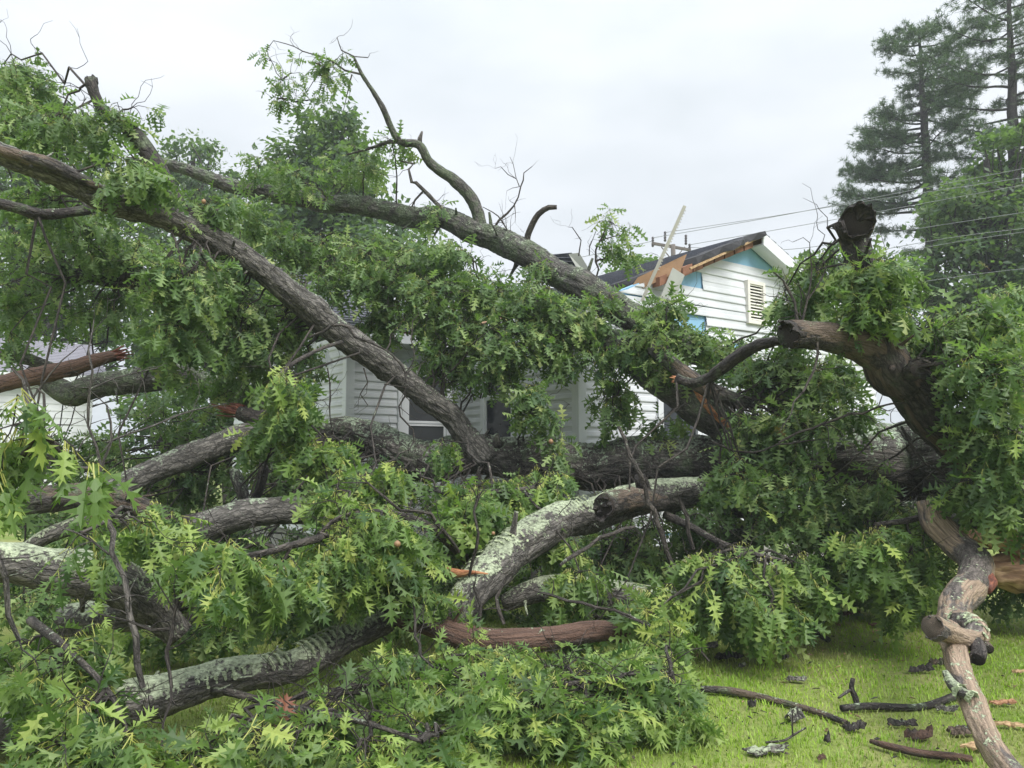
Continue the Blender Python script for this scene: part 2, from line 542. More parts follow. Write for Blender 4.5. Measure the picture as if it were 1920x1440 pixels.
M['lichenflake'] = plain('lichen_flake', (0.40, 0.455, 0.29), 0.85, 0.5, 30)
M['redbrick'] = plain('dark_red_paint', (0.14, 0.025, 0.022), 0.7, 0.25, 8)

# lawn soil and grass
m, nt, bs = new_mat('lawn_soil')
geo = nt.nodes.new('ShaderNodeNewGeometry')
n1 = noise(nt, geo.outputs['Position'], 1.1, 4, 0.6)
n2 = noise(nt, geo.outputs['Position'], 28, 4, 0.7)
c1 = ramp(nt, n1, [(0.35, (0.18, 0.28, 0.032)), (0.65, (0.32, 0.33, 0.11))])
c = mixc(nt, math_n(nt, 'MULTIPLY', n2, 0.6), c1, (0.08, 0.08, 0.03))
nt.links.new(c, bs.inputs['Base Color'])
bs.inputs['Roughness'].default_value = 0.95
nt.links.new(bump(nt, n2, 0.03, 1.0), bs.inputs['Normal'])
M['soil'] = m
m, nt, bs = new_mat('grass_blade')
geo = nt.nodes.new('ShaderNodeNewGeometry')
at = nt.nodes.new('ShaderNodeAttribute'); at.attribute_name = 'tint'
dry = nt.nodes.new('ShaderNodeAttribute'); dry.attribute_name = 'dry'
g = ramp(nt, at.outputs['Fac'], [(0.0, (0.15, 0.29, 0.018)), (0.5, (0.27, 0.45, 0.024)), (1.0, (0.42, 0.58, 0.060))])
d = ramp(nt, at.outputs['Fac'], [(0.0, (0.27, 0.22, 0.10)), (0.5, (0.41, 0.37, 0.18)), (1.0, (0.54, 0.50, 0.27))])
c = mixc(nt, dry.outputs['Fac'], g, d)
nt.links.new(c, bs.inputs['Base Color'])
bs.inputs['Roughness'].default_value = 0.5
tr = nt.nodes.new('ShaderNodeBsdfTranslucent')
nt.links.new(c, tr.inputs[0])
ms = nt.nodes.new('ShaderNodeMixShader'); ms.inputs[0].default_value = 0.35
nt.links.new(bs.outputs[0], ms.inputs[1]); nt.links.new(tr.outputs[0], ms.inputs[2])
nt.links.new(ms.outputs[0], nt.nodes['Material Output'].inputs[0])
M['grass'] = m

# ------------------------------------------------------------------ ground
def ground_z(x, y):
    p = np.stack([x * 0.6, y * 0.6, np.zeros_like(x)], -1)
    return (vnoise(p, 5) - 0.5) * 0.06

near = 40
xs = np.concatenate([[-700, -200, -60, -30], np.linspace(-12, 12, 70), [30, 60, 200, 700]])
ys = np.concatenate([[-60, -10], np.linspace(1, 18, 60), [30, 60, 150, 400, 900]])
gx, gy = np.meshgrid(xs, ys)
gz = ground_z(gx, gy)
gv = np.stack([gx, gy, gz], -1).reshape(-1, 3)
ii = np.arange(gx.size).reshape(gx.shape)
gq = np.stack([ii[:-1, :-1], ii[:-1, 1:], ii[1:, 1:], ii[1:, :-1]], -1).reshape(-1, 4)
tag(link('ground', mesh_np('ground', gv, [gq], [M['soil']])), 'flat lawn ground under the fallen tree and house', kind='structure')

def make_grass(n, x0, x1, y0, y1, seed, hmin, hmax):
    r = np.random.default_rng(seed)
    # denser towards the camera, kept inside the view wedge
    y = y0 + (y1 - y0) * r.random(n) ** 1.45
    x = x0 + (x1 - x0) * r.random(n)
    keep = (np.abs(x) < 0.70 * y + 0.5)
    x, y = x[keep], y[keep]
    n = len(x)
    z = ground_z(x, y) - 0.004
    q = np.stack([x, y, np.zeros(n)], -1)
    patch = vnoise(q * 1.25, 21)
    patch2 = vnoise(q * 4.0, 22)
    # the tired, mown strip by the camera is drier than the lush patch further in
    dry = np.clip((patch * 0.6 + patch2 * 0.4 - 0.44) * 3.4, 0, 0.85) * r.random(n) ** 0.6
    dry = np.clip(dry + np.clip((5.0 - y) * 0.45, 0, 0.5) * np.clip(patch2 * 2.2 - 0.5, 0, 1) * r.random(n), 0, 0.9)
    dry = np.where(r.random(n) < 0.10, 0.8 * r.random(n), dry)
    h = (hmin + (hmax - hmin) * r.random(n)) * (0.65 + 0.7 * patch2) * (1.2 - 0.5 * dry)
    a = r.random(n) * 2 * math.pi
    lean = (0.25 + 0.9 * r.random(n)) * h
    w = 0.0019 + 0.0022 * r.random(n)
    b = np.stack([x, y, z], -1)
    dv = np.stack([np.cos(a), np.sin(a), np.zeros(n)], -1)
    sv = np.stack([-np.sin(a), np.cos(a), np.zeros(n)], -1) * w[:, None]
    mid = b + dv * (lean * 0.3)[:, None] + np.array([0, 0, 1]) * (h * 0.6)[:, None]
    tip = b + dv * lean[:, None] + np.array([0, 0, 1]) * h[:, None]
    V = np.stack([b - sv, b + sv, mid + sv * 0.8, mid - sv * 0.8, tip], 1).reshape(-1, 3)
    o = np.arange(n)[:, None] * 5
    T = np.concatenate([o + np.array([0, 1, 2]), o + np.array([0, 2, 3]), o + np.array([3, 2, 4])])
    t = np.clip(0.5 * r.random(n) + 0.5 * vnoise(q * 2.1, 23), 0, 1)
    return V, T, np.repeat(t, 5), np.repeat(dry, 5)
gr = [make_grass(120000, -3.0, 5.2, 2.9, 9.5, 3, 0.014, 0.038)]
V = gr[0][0]
tag(link('grass', mesh_np('grass', gr[0][0], [gr[0][1]], [M['grass']], True, {'tint': gr[0][2], 'dry': gr[0][3]})),
    'short mown grass of the lawn with dry patches', 'grass', kind='stuff')

# ------------------------------------------------------------------ the damaged house
UA = math.radians(54)
U = np.array([math.sin(UA), math.cos(UA), 0])
W = np.array([-math.cos(UA), math.sin(UA), 0])
C3 = np.array([0.78, 9.0, 0])
ZU = np.array([0, 0, 1.0])
def H(a, b, z):
    return C3 + U * a + W * b + ZU * z
HALF = 3.25
APEX = 4.70
PITCHR = 0.42
EAVE = APEX - HALF * PITCHR
BW = 2.8                     # the long wall stands this far behind the gable wall
house = thing('damaged_house', 'white sided house with torn roof crushed under the fallen oak', 'house', H(0, 0, 0))

def siding_wall(name, orig, dirv, out, length, z0, z1, pitch=0.112, lo=None, hi=None, skip=None, sag=None, back='sheath', label=None):
    """orig: function(t,z)->point; boards are children of the wall"""
    mb = MB()
    def pt(t, z, o):
        return orig + dirv * t + ZU * z + out * o
    lo = lo or (lambda z: 0.0)
    hi = hi or (lambda z: length)
    zz = np.linspace(z0, z1, 24)
    for k in range(len(zz) - 1):
        za, zb = zz[k], zz[k + 1]
        mb.hexa([pt(lo(za), za, -0.1), pt(hi(za), za, -0.1), pt(hi(za), za, 0), pt(lo(za), za, 0),
                 pt(lo(zb), zb, -0.1), pt(hi(zb), zb, -0.1), pt(hi(zb), zb, 0), pt(lo(zb), zb, 0)])
    wall = mb.build(name, M[back], house)
    if label: wall['label'] = label
    z = z0
    k = 0
    while z < z1 - 0.02:
        zb = min(z + pitch + 0.012, z1)
        spans = [(lo(z) + 0.005, hi(z) - 0.005, lo(zb) + 0.005, hi(zb) - 0.005)]
        if skip: spans = skip(k, z, spans)
        for (a0, a1, b0, b1) in spans:
            if a1 - a0 < 0.05: continue
            dz = sag(k, z) if sag else (0.0, 0.0, 0.0)
            b = MB()
            b1 = max(b1, b0 + 0.01)
            zm = z + pitch * 0.55
            m0, m1 = a0 + (b0 - a0) * 0.55, a1 + (b1 - a1) * 0.55
            rows = [(a0, a1, z, 0.006), (a0, a1, z, 0.021), (a0, a1, z + 0.012, 0.023), (m0, m1, zm, 0.016), (m0, m1, zm + 0.006, 0.011), (b0, b1, zb, 0.007)]
            v = []
            for (p0, p1, zz_, o_) in rows:
                v.append(pt(p0, zz_ + dz[0], o_ + dz[2]))
                v.append(pt(p1, zz_ + dz[1], o_ + dz[2]))
            q = [(2 * i, 2 * i + 1, 2 * i + 3, 2 * i + 2) for i in range(len(rows) - 1)]
            b.add(v, q)
            b.build('siding_board', M['siding'], wall)
        z += pitch
        k += 1
    return wall

def holes(rects):
    """cuts spans: rects of (k0,k1,t0,t1)"""
    def f(k, z, spans):
        out = list(spans)
        for (k0, k1, t0, t1) in rects:
            if k0 <= k <= k1:
                nxt = []
                for (a0, a1, b0, b1) in out:
                    if t1 <= a0 or t0 >= a1:
                        nxt.append((a0, a1, b0, b1)); continue
                    if t0 > a0: nxt.append((a0, min(a1, t0), b0, min(b1, t0)))
                    if t1 < a1: nxt.append((max(a0, t1), a1, max(b0, t1), b1))
                out = nxt
        return out
    return f

# gable wall towards the viewer
def g_lo(z): return max(0.0, (z - EAVE) / PITCHR + 0.05) if z > EAVE else 0.0
def g_hi(z): return min(2 * HALF, 2 * HALF - (z - EAVE) / PITCHR - 0.05) if z > EAVE else 2 * HALF
def kz(z): return int((z - 0.45) / 0.112)
def gable_sag(k, z):
    if kz(3.62) <= k <= kz(3.85): return (-0.015, 0.0, 0.012)
    if kz(3.4) <= k <= kz(3.5): return (-0.05, 0.0, 0.02)
    return (0.0, 0.0, 0.0)
vent_t, vent_z = 3.30, 3.74
siding_wall('gable_wall', H(0, 0, 0), U, -W, 2 * HALF, 0.45, APEX - 0.16, lo=g_lo, hi=g_hi,
            skip=holes([(kz(4.33), kz(4.6), 2.2, 4.2), (kz(3.90), kz(3.94), 0.0, 2.2),
                        (kz(3.14), kz(3.40), 1.62, 2.25), (kz(2.88), kz(3.06), 2.72, 3.22),
                        (kz(0.6), kz(2.55), 1.28, 2.1)]),
            sag=gable_sag, label='white siding gable with blue sheathing showing in torn gaps')
# long wall, side wall, left return
siding_wall('side_wall', H(0, 0, 0), W, -U, BW, 0.45, EAVE, skip=holes([(kz(1.75), kz(2.95), 1.2, 2.0)]))
siding_wall('front_wall', H(-1.65, BW, 0), U, -W, 1.65, 0.45, 3.2, skip=holes([(kz(1.3), kz(2.75), 0.74, 1.62)]))
siding_wall('end_wall', H(-1.65, BW, 0), W, -U, 5.0, 0.45, 3.2)
mb = MB()
for (a0, b0, a1, b1) in ((0.06, 0.06, 6.4, 0.16), (0.06, 0.06, 0.16, 2.8), (-1.58, 2.87, 0.0, 2.97), (-1.58, 2.87, -1.48, 7.6)):
    mb.hexa([H(a0, b0, 0), H(a1, b0, 0), H(a1, b1, 0), H(a0, b1, 0), H(a0, b0, .46), H(a1, b0, .46), H(a1, b1, .46), H(a0, b1, .46)])
mb.build('foundation', M['concrete'], house)
# corner posts
def post(a, b, z0, z1, s=0.09, o=0.032):
    m = MB()
    def boxab(a0, a1, b0, b1):
        m.hexa([H(a0, b0, z0), H(a1, b0, z0), H(a1, b1, z0), H(a0, b1, z0), H(a0, b0, z1), H(a1, b0, z1), H(a1, b1, z1), H(a0, b1, z1)])
    boxab(a - o, a + s, b - o, b + 0.002)
    boxab(a - o, a + 0.002, b + 0.004, b + s)
    return m.build('corner_post', M['trim'], house)
post(0, 0, 0.45, EAVE - 0.05)
post(-1.65, BW, 0.45, 3.14)

def window(orig, d, out, t0, t1, z0, z1, glass='glass_d', casing=0.08):
    fr = MB()
    def bx(m, a0, a1, za, zb, o0, o1):
        f = lambda t, z, o: orig + d * t + ZU * z + out * o
        m.hexa([f(a0, za, o0), f(a1, za, o0), f(a1, za, o1), f(a0, za, o1), f(a0, zb, o0), f(a1, zb, o0), f(a1, zb, o1), f(a0, zb, o1)])
    bx(fr, t0 - casing, t0, z0 - casing, z1 + casing, 0.001, 0.05)
    bx(fr, t1, t1 + casing, z0 - casing, z1 + casing, 0.001, 0.05)
    bx(fr, t0 + 0.001, t1 - 0.001, z0 - casing, z0, 0.001, 0.048)
    bx(fr, t0 + 0.001, t1 - 0.001, z1, z1 + casing, 0.001, 0.048)
    win = fr.build('window', M['trim'], house)
    zm = (z0 + z1) / 2
    for za, zb, oo in ((z0, zm, 0.010), (zm, z1, 0.018)):
        s = MB()
        w = 0.035
        bx(s, t0 + .002, t0 + w, za + .002, zb - .002, oo, oo + 0.02)
        bx(s, t1 - w, t1 - .002, za + .002, zb - .002, oo, oo + 0.02)
        bx(s, t0 + w, t1 - w, za + .002, za + w, oo, oo + 0.019)
        bx(s, t0 + w, t1 - w, zb - w, zb - .002, oo, oo + 0.019)
        s.build('sash', M['trim'], win)
        g = MB()
        bx(g, t0 + w * .9, t1 - w * .9, za + w * .9, zb - w * .9, oo - 0.004, oo + 0.003)
        g.build('pane', M[glass], win)
    sl = MB()
    bx(sl, t0 - casing - .02, t1 + casing + .02, z0 - casing - 0.035, z0 - casing - .001, 0.001, 0.085)
    sl.build('sill', M['trim'], win)
    return win
window(H(0, 0, 0), W, -U, 1.28, 1.92, 1.78, 2.92)
window(H(-1.65, BW, 0), U, -W, 0.88, 1.52, 1.32, 2.72, 'screen', 0.14)
# back door on the gable wall, half hidden
mb = MB()
def boxu(m, t0, t1, z0, z1, o0, o1):
    f = lambda t, z, o: H(t, 0, z) - W * o
    m.hexa([f(t0, z0, o0), f(t1, z0, o0), f(t1, z0, o1), f(t0, z0, o1), f(t0, z1, o0), f(t1, z1, o0), f(t1, z1, o1), f(t0, z1, o1)])
boxu(mb, 1.28, 1.37, 0.6, 2.65, 0.001, 0.05); boxu(mb, 2.01, 2.10, 0.6, 2.65, 0.001, 0.05); boxu(mb, 1.371, 2.009, 2.56, 2.65, 0.001, 0.048)
dr = mb.build('window', M['trim'], house)
mb = MB(); boxu(mb, 1.37, 2.01, 1.55, 2.56, 0.002, 0.012); mb.build('pane', M['glass_d'], dr)
mb = MB(); boxu(mb, 1.37, 2.01, 0.6, 1.55, 0.002, 0.02); mb.build('lower_panel', M['trim'], dr)
# gable vent: frame, back, slats
mb = MB()
vw, vh = 0.20, 0.31
boxu(mb, vent_t - vw, vent_t - vw + 0.05, vent_z - vh, vent_z + vh, 0.004, 0.078)
boxu(mb, vent_t + vw - 0.05, vent_t + vw, vent_z - vh, vent_z + vh, 0.004, 0.078)
boxu(mb, vent_t - vw + .0505, vent_t + vw - .0505, vent_z - vh, vent_z - vh + 0.05, 0.004, 0.076)
boxu(mb, vent_t - vw + .0505, vent_t + vw - .0505, vent_z + vh - 0.05, vent_z + vh, 0.004, 0.076)
vent = mb.build('gable_vent', M['vent'], house)
vent['label'] = 'cream louvred attic vent in the gable'
mb = MB(); boxu(mb, vent_t - vw + .03, vent_t + vw - .03, vent_z - vh + .03, vent_z + vh - .03, 0.004, 0.031); mb.build('vent_back', M['vent_back'], vent)
ns = 12
for k in range(ns):
    zc = vent_z - vh + 0.07 + (2 * vh - 0.13) * k / (ns - 1)
    m_ = MB()
    f = lambda t, z, o: H(t, 0, z) - W * o
    t0, t1 = vent_t - vw + .052, vent_t + vw - .052
    m_.hexa([f(t0, zc - .016, .066), f(t1, zc - .016, .066), f(t1, zc - .010, .070), f(t0, zc - .010, .070),
             f(t0, zc + .014, .036), f(t1, zc + .014, .036), f(t1, zc + .020, .040), f(t0, zc + .020, .040)])
    m_.build('slat', M['vent'], vent)
# small vent box low on the gable
mb = MB(); boxu(mb, 3.22, 3.32, 2.98, 3.10, 0.002, 0.06); mb.build('dryer_vent', M['vent'], house)

# roof of the gable wing: deck, courses of shingles, torn left rake
def RP(a, b, lift=0.0):                    # point on the wing roof
    z = APEX - abs(a - HALF) * PITCHR + lift
    return H(a, b, z)
OV = 0.22
mb = MB()
def deck(m, a0, a1, b0a, b1a, b0b, b1b, th=0.03, lift=0.02):
    lo = [RP(a0, b0a, lift - th), RP(a1, b0b, lift - th), RP(a1, b1b, lift - th), RP(a0, b1a, lift - th)]
    hi_ = [RP(a0, b0a, lift), RP(a1, b0b, lift), RP(a1, b1b, lift), RP(a0, b1a, lift)]
    m.hexa(lo + hi_)
# right slope (mostly hidden)
deck(mb, HALF, 2 * HALF + 0.3, -OV, 6.3, -OV, 6.3)
# left slope: the front edge is torn back towards the eave
NL = 14
def torn(a):                                # front edge b as a function of a (eave -0.4 .. ridge 3.25)
    t = (HALF - a) / (HALF + 0.4)
    return -OV + 0.02 + (0.0 if t < 0.30 else (t - 0.30) * 2.3) + 0.08 * math.sin(a * 9)
for k in range(NL):
    a1 = HALF - k * (HALF + 0.35) / NL
    a0 = HALF - (k + 1) * (HALF + 0.35) / NL
    if a1 < 0.45: break
    deck(mb, a0, a1 - .0005, torn(a0), 6.3, torn(a1), 6.3)
roof = mb.build('wing_roof', M['ply'], house)
roof['label'] = 'dark shingled roof with torn front edge and exposed decking'
nc = 25
cw = (HALF + 0.4) / nc
r_ = random.Random(3)
for side in (-1, 1):
    for k in range(nc):
        d1 = k * cw
        d0 = (k + 1) * cw + 0.02
        a1, a0 = HALF + side * d1, HALF + side * d0
        m_ = MB()
        if side < 0 and a0 < 0.5: break
        fb = (lambda a: torn(a) + 0.10 + 0.10 * math.sin(a * 23)) if side < 0 else (lambda a: -OV - 0.02)
        th = 0.012
        e0, e1 = fb(min(a0, a1)), fb(min(a0, a1) + 0.01)
        n_t = 7
        edges = np.linspace(max(e0, e1), 6.28, n_t)
        m_.hexa([RP(a0, e0, 0.032 + 0.006), RP(a1, e1, 0.024), RP(a1, 6.28, 0.024), RP(a0, 6.28, 0.038),
                 RP(a0, e0, 0.038 + th), RP(a1, e1, 0.024 + th * .5), RP(a1, 6.28, 0.024 + th * .5), RP(a0, 6.28, 0.038 + th)])
        m_.build('shingle_course', M['shingle'], roof)
# right rake: soffit, fascia
mb = MB()
for k in range(1):
    aA, aB = HALF, 2 * HALF + 0.3
    p = lambda a, b, l: RP(a, b, l)
    mb.hexa([p(aA, -OV - .03, -0.165), p(aB, -OV - .03, -0.165), p(aB, -OV, -0.165), p(aA, -OV, -0.165),
             p(aA, -OV - .03, 0.02), p(aB, -OV - .03, 0.02), p(aB, -OV, 0.02), p(aA, -OV, 0.02)])
mb.build('rake_fascia', M['fascia'], house)
mb = MB()
mb.hexa([RP(HALF, -OV + .001, -0.16), RP(2 * HALF + .3, -OV + .001, -0.16), RP(2 * HALF + .3, -0.03, -0.16), RP(HALF, -0.03, -0.16),
         RP(HALF, -OV + .001, -0.14), RP(2 * HALF + .3, -OV + .001, -0.14), RP(2 * HALF + .3, -0.03, -0.14), RP(HALF, -0.03, -0.14)])
mb.build('rake_soffit', M['fascia'], house)
# left rake: stripped, showing lookout blocks and brown boards with felt hanging over
for k in range(9):
    a1 = HALF - 0.12 - k * 0.215
    a0 = a1 - 0.19
    mb = MB()
    j = r_.uniform(-0.01, 0.01)
    mb.hexa([RP(a0, -OV + .06, -0.145 + j), RP(a1, -OV + .06, -0.145 + j), RP(a1, -.035, -0.15), RP(a0, -.035, -0.15),
             RP(a0, -OV + .06, -0.03), RP(a1, -OV + .06, -0.03), RP(a1, -.035, -0.03), RP(a0, -.035, -0.03)])
    mb.build('lookout_board', M['ply2'], house)
mb = MB()
mb.beam(RP(HALF - 0.05, -OV + 0.02, -0.045), RP(HALF - 1.55, -OV - 0.02, -0.075), 0.022, 0.028)
mb.build('rake_batten', M['tan_wood'], house)
mb = MB()
fe = []
nf = 22
for k in range(nf + 1):
    a = HALF + 0.02 - k * 2.75 / nf
    b0 = max(torn(a), -OV)
    top = RP(a, b0 + 0.18, 0.046)
    ed = RP(a, min(b0, 0.6) - 0.05, 0.042)
    dn = RP(a, min(b0, 0.6) - 0.075 + 0.03 * math.sin(k * 2.1), -0.02 - 0.035 * abs(math.sin(k * 1.3)))
    fe.append((top, ed, dn))
v = [p for r3 in fe for p in r3]
q = []
for k in range(nf):
    for j in range(2):
        q.append((3 * k + j, 3 * k + j + 1, 3 * k + 3 + j + 1, 3 * k + 3 + j))
mb.add(v, q)
# thickness
v2 = [p - ZU * 0.006 for p in v]
mb.add(v2, [tuple(reversed(x)) for x in q])
mb.build('torn_felt', M['felt'], house)
# curled plywood sheet and splintered boards below it
def sheet(name, mat, corners, th=0.018, parent=house):
    c = [np.asarray(x, float) for x in corners]
    n = norm(np.cross(c[1] - c[0], c[3] - c[0])) * th
    m = MB()
    m.hexa([*c, *[x + n for x in c]])
    return m.build(name, M[mat], parent)
sheet('loose_plywood', 'ply', [P(1172, 556, 9.55), P(1196, 520, 9.6), P(1288, 476, 9.75), P(1276, 508, 9.7)])
for k, (x0, y0, x1, y1, d) in enumerate([(1168, 562, 1270, 528, 9.8), (1176, 566, 1290, 540, 9.82), (1185, 572, 1262, 548, 9.7), (1180, 552, 1250, 520, 9.9), (1200, 575, 1300, 556, 9.9)]):
    mb = MB()
    mb.beam(P(x0, y0, d), P(x1, y1, d + 0.35), 0.05, 0.035)
    mb.build('broken_board', M['orange_wood' if k % 2 == 0 else 'ply2'], house)
sheet('bent_soffit_panel', 'panel', [P(1238, 560, 9.5), P(1262, 502, 9.6), P(1284, 516, 9.7), P(1268, 556, 9.65)], 0.01)
sheet('bent_roof_panel', 'panel', [P(1066, 476, 9.5), P(1086, 474, 9.5), P(1126, 540, 9.6), P(1108, 548, 9.5)], 0.012)
for k in range(5):
    sheet('broken_shingle', 'shingle', [P(1030 + k * 3, 478 + k * 5, 9.55), P(1072 + k * 6, 474 + k * 9, 9.6), P(1078 + k * 6, 482 + k * 9, 9.65), P(1034 + k * 3, 488 + k * 5, 9.6)], 0.01)
# main roof behind, eave along the front wall
def MP(a, b, lift=0.0):
    return H(a, b, 3.22 + (b - BW + 0.35) * 0.40 + lift)
mb = MB()
mb.hexa([MP(-1.95, BW - .35, -.02), MP(-0.1, BW - .35, -.02), MP(-0.1, BW + 3.5, -.02), MP(-1.95, BW + 3.5, -.02),
         MP(-1.95, BW - .35, .02), MP(-0.1, BW - .35, .02), MP(-0.1, BW + 3.5, .02), MP(-1.95, BW + 3.5, .02)])
mr = mb.build('main_roof', M['ply2'], house)
for k in range(24):
    b0, b1 = BW - .38 + k * 0.16, BW - .38 + (k + 1) * 0.16 + 0.02
    m_ = MB()
    m_.hexa([MP(-1.98, b0, .034), MP(-0.1, b0, .034), MP(-0.1, b1, .024), MP(-1.98, b1, .024),
             MP(-1.98, b0, .048), MP(-0.1, b0, .048), MP(-0.1, b1, .030), MP(-1.98, b1, .030)])
    m_.build('shingle_course', M['shingle'], mr)
mb = MB()
mb.hexa([H(-1.2, BW - .37, 3.08), H(0, BW - .37, 3.08), H(0, BW - .34, 3.08), H(-1.2, BW - .34, 3.08),
         H(-1.2, BW - .37, 3.215), H(0, BW - .37, 3.215), H(0, BW - .34, 3.215), H(-1.2, BW - .34, 3.215)])
mb.build('eave_fascia', M['fascia'], house)
mb = MB()
mb.hexa([H(-1.2, BW - .338, 3.085), H(0, BW - .338, 3.085), H(0, BW - .02, 3.085), H(-1.2, BW - .02, 3.085),
         H(-1.2, BW - .338, 3.10), H(0, BW - .338, 3.10), H(0, BW - .02, 3.10), H(-1.2, BW - .02, 3.10)])
mb.build('eave_soffit', M['fascia'], house)
# crumpled gutter hanging at the left corner
for k, (p0, p1, wd) in enumerate([((588, 640), (598, 690), 0.05), ((600, 645), (612, 688), 0.06), ((612, 660), (622, 690), 0.05), ((596, 688), (624, 676), 0.04), ((676, 640), (694, 628), 0.09)]):
    mb = MB()
    mb.beam(P(*p0, 10.1), P(*p1, 10.0 + 0.05 * (k % 2)), wd, 0.012, up=(0.4, 1, 0.2))
    mb.build('crumpled_gutter', M['fascia'], house)
sheet('red_roof_scrap', 'redbrick', [P(648, 646, 10.2), P(690, 634, 10.3), P(694, 612, 10.4), P(664, 618, 10.3)], 0.03)
# loose gutter rail standing up out of the wreck
gt = thing('bent_gutter_rail', 'pale straight gutter rail sticking up out of the torn roof', 'gutter rail', P(1205, 562, 9.45))
mb = MB()
ga, gb = P(1203, 566, 9.45), P(1284, 386, 9.2)
mb.beam(ga, gb, 0.040, 0.022, up=(0, 1, 0))
mb.build('rail', M['aluminium'], gt)
mb = MB()
dd = gb - ga
for k in range(22):
    q0 = ga + dd * (0.35 + 0.64 * k / 22)
    mb.beam(q0 + np.array([0.022, 0, -0.010]), q0 + np.array([0.032, 0, -0.014]), 0.012, 0.02, up=(0, 1, 0))
mb.build('hanger_teeth', M['aluminium'], gt)

# ------------------------------------------------------------------ garage on the left, far behind
gar = thing('far_garage', 'white garage with pale grey shingle roof behind the left branches', 'garage', P(60, 850, 22))
def GP(px, py, d): return P(px, py, d)
gl, grt = P(-160, 690, 20.0), P(176, 700, 22.5)
gd = norm((grt - gl) * np.array([1, 1, 0]))
gn = np.array([-gd[1], gd[0], 0])                       # away from the viewer
if gn[1] < 0: gn = -gn
eave_z = 3.75
glen = np.linalg.norm((grt - gl)[:2])
def GQ(t, b, z): return np.array([gl[0], gl[1], 0]) + gd * t + gn * b + ZU * z
mb = MB()
mb.hexa([GQ(0, 0, 0), GQ(glen, 0, 0), GQ(glen, 6, 0), GQ(0, 6, 0), GQ(0, 0, eave_z), GQ(glen, 0, eave_z), GQ(glen, 6, eave_z), GQ(0, 6, eave_z)])
gw = mb.build('wall', M['siding'], gar)
z = 0.2
while z < eave_z - 0.1:
    m_ = MB()
    m_.hexa([GQ(0, -0.001, z), GQ(glen, -0.001, z), GQ(glen, -0.022, z), GQ(0, -0.022, z),
             GQ(0, -0.001, z + .19), GQ(glen, -0.001, z + .19), GQ(glen, -0.006, z + .19), GQ(0, -0.006, z + .19)])
    m_.build('siding_board', M['siding'], gw)
    z += 0.2
mb = MB()
mb.hexa([GQ(-.3, -.4, eave_z + .0), GQ(glen + .3, -.4, eave_z + .0), GQ(glen + .3, 3, eave_z + 1.3), GQ(-.3, 3, eave_z + 1.3),
         GQ(-.3, -.4, eave_z + .06), GQ(glen + .3, -.4, eave_z + .06), GQ(glen + .3, 3, eave_z + 1.36), GQ(-.3, 3, eave_z + 1.36)])
mb.hexa([GQ(-.3, 3.001, eave_z + 1.3), GQ(glen + .3, 3.001, eave_z + 1.3), GQ(glen + .3, 6.4, eave_z + .0), GQ(-.3, 6.4, eave_z + .0),
         GQ(-.3, 3.001, eave_z + 1.36), GQ(glen + .3, 3.001, eave_z + 1.36), GQ(glen + .3, 6.4, eave_z + .06), GQ(-.3, 6.4, eave_z + .06)])
gr_ = mb.build('roof', M['shingle_far'], gar)
for k in range(20):
    s0, s1 = k / 20, (k + 1) / 20 + 0.006
    m_ = MB()
    f = lambda t, s, l: GQ(t, -.42 + 3.4 * s, eave_z + .07 + 1.3 * s + l)
    m_.hexa([f(-.33, s0, 0.0), f(glen + .33, s0, 0.0), f(glen + .33, s1, -.005), f(-.33, s1, -.005),
             f(-.33, s0, .022), f(glen + .33, s0, .022), f(glen + .33, s1, .002), f(-.33, s1, .002)])
    m_.build('shingle_course', M['shingle_far'], gr_)
mb = MB()
mb.hexa([GQ(-.3, -.44, eave_z - .14), GQ(glen + .3, -.44, eave_z - .14), GQ(glen + .3, -.405, eave_z - .14), GQ(-.3, -.405, eave_z - .14),
         GQ(-.3, -.44, eave_z + .06), GQ(glen + .3, -.44, eave_z + .06), GQ(glen + .3, -.405, eave_z + .06), GQ(-.3, -.405, eave_z + .06)])
mb.build('fascia', M['fascia'], gar)
mb = MB()
mb.hexa([GQ(glen - 2.6, -.03, .0), GQ(glen - .5, -.03, .0), GQ(glen - .5, -.045, .0), GQ(glen - 2.6, -.045, .0),
         GQ(glen - 2.6, -.03, 2.2), GQ(glen - .5, -.03, 2.2), GQ(glen - .5, -.045, 2.2), GQ(glen - 2.6, -.045, 2.2)])
mb.build('garage_door', M['trim'], gar)

# ------------------------------------------------------------------ utility pole and wires
up = thing('utility_pole', 'weathered wooden utility pole with crossarm behind the torn roof', 'utility pole', [*P(1262, 850, 42)[:2], 0])
pb = P(1262, 462, 42)
V, q, t, bc = tube(np.array([[pb[0], 42, 0, .17], [pb[0], 42, 6, .15], [pb[0], 42, pb[2] + .1, .13]]), 12, 0.8, 0.0, 0.02)
link('pole', mesh_np('pole', V, [q, t], [M['pole']], True, {'bc': bc}), up)
mb = MB()
xa, xb = P(1222, 456, 42), P(1295, 469, 42)
mb.beam(xa, xb, 0.14, 0.14); mb.build('crossarm', M['pole'], up)
for s in (1240, 1284):
    mb = MB(); mb.beam(P(s, 463, 41.95), P(1262, 490, 41.95), 0.05, 0.05); mb.build('brace', M['pole'], up)
ins_px = [(1224, 450), (1247, 440), (1286, 446), (1293, 463)]
for (ix, iy) in ins_px:
    c0 = P(ix, iy + 13, 42); c1 = P(ix, iy - 6, 42)
    n_ = 9
    pts = np.array([[*(c0 + (c1 - c0) * k / (n_ - 1)), (0.085 if k % 2 else 0.045)] for k in range(n_)])
    V, q, t, bc = tube(pts, 10, 0.05, 0, 0)
    link('insulator', mesh_np('insulator', V, [q, t], [M['insul']], True, {'bc': bc}), up)
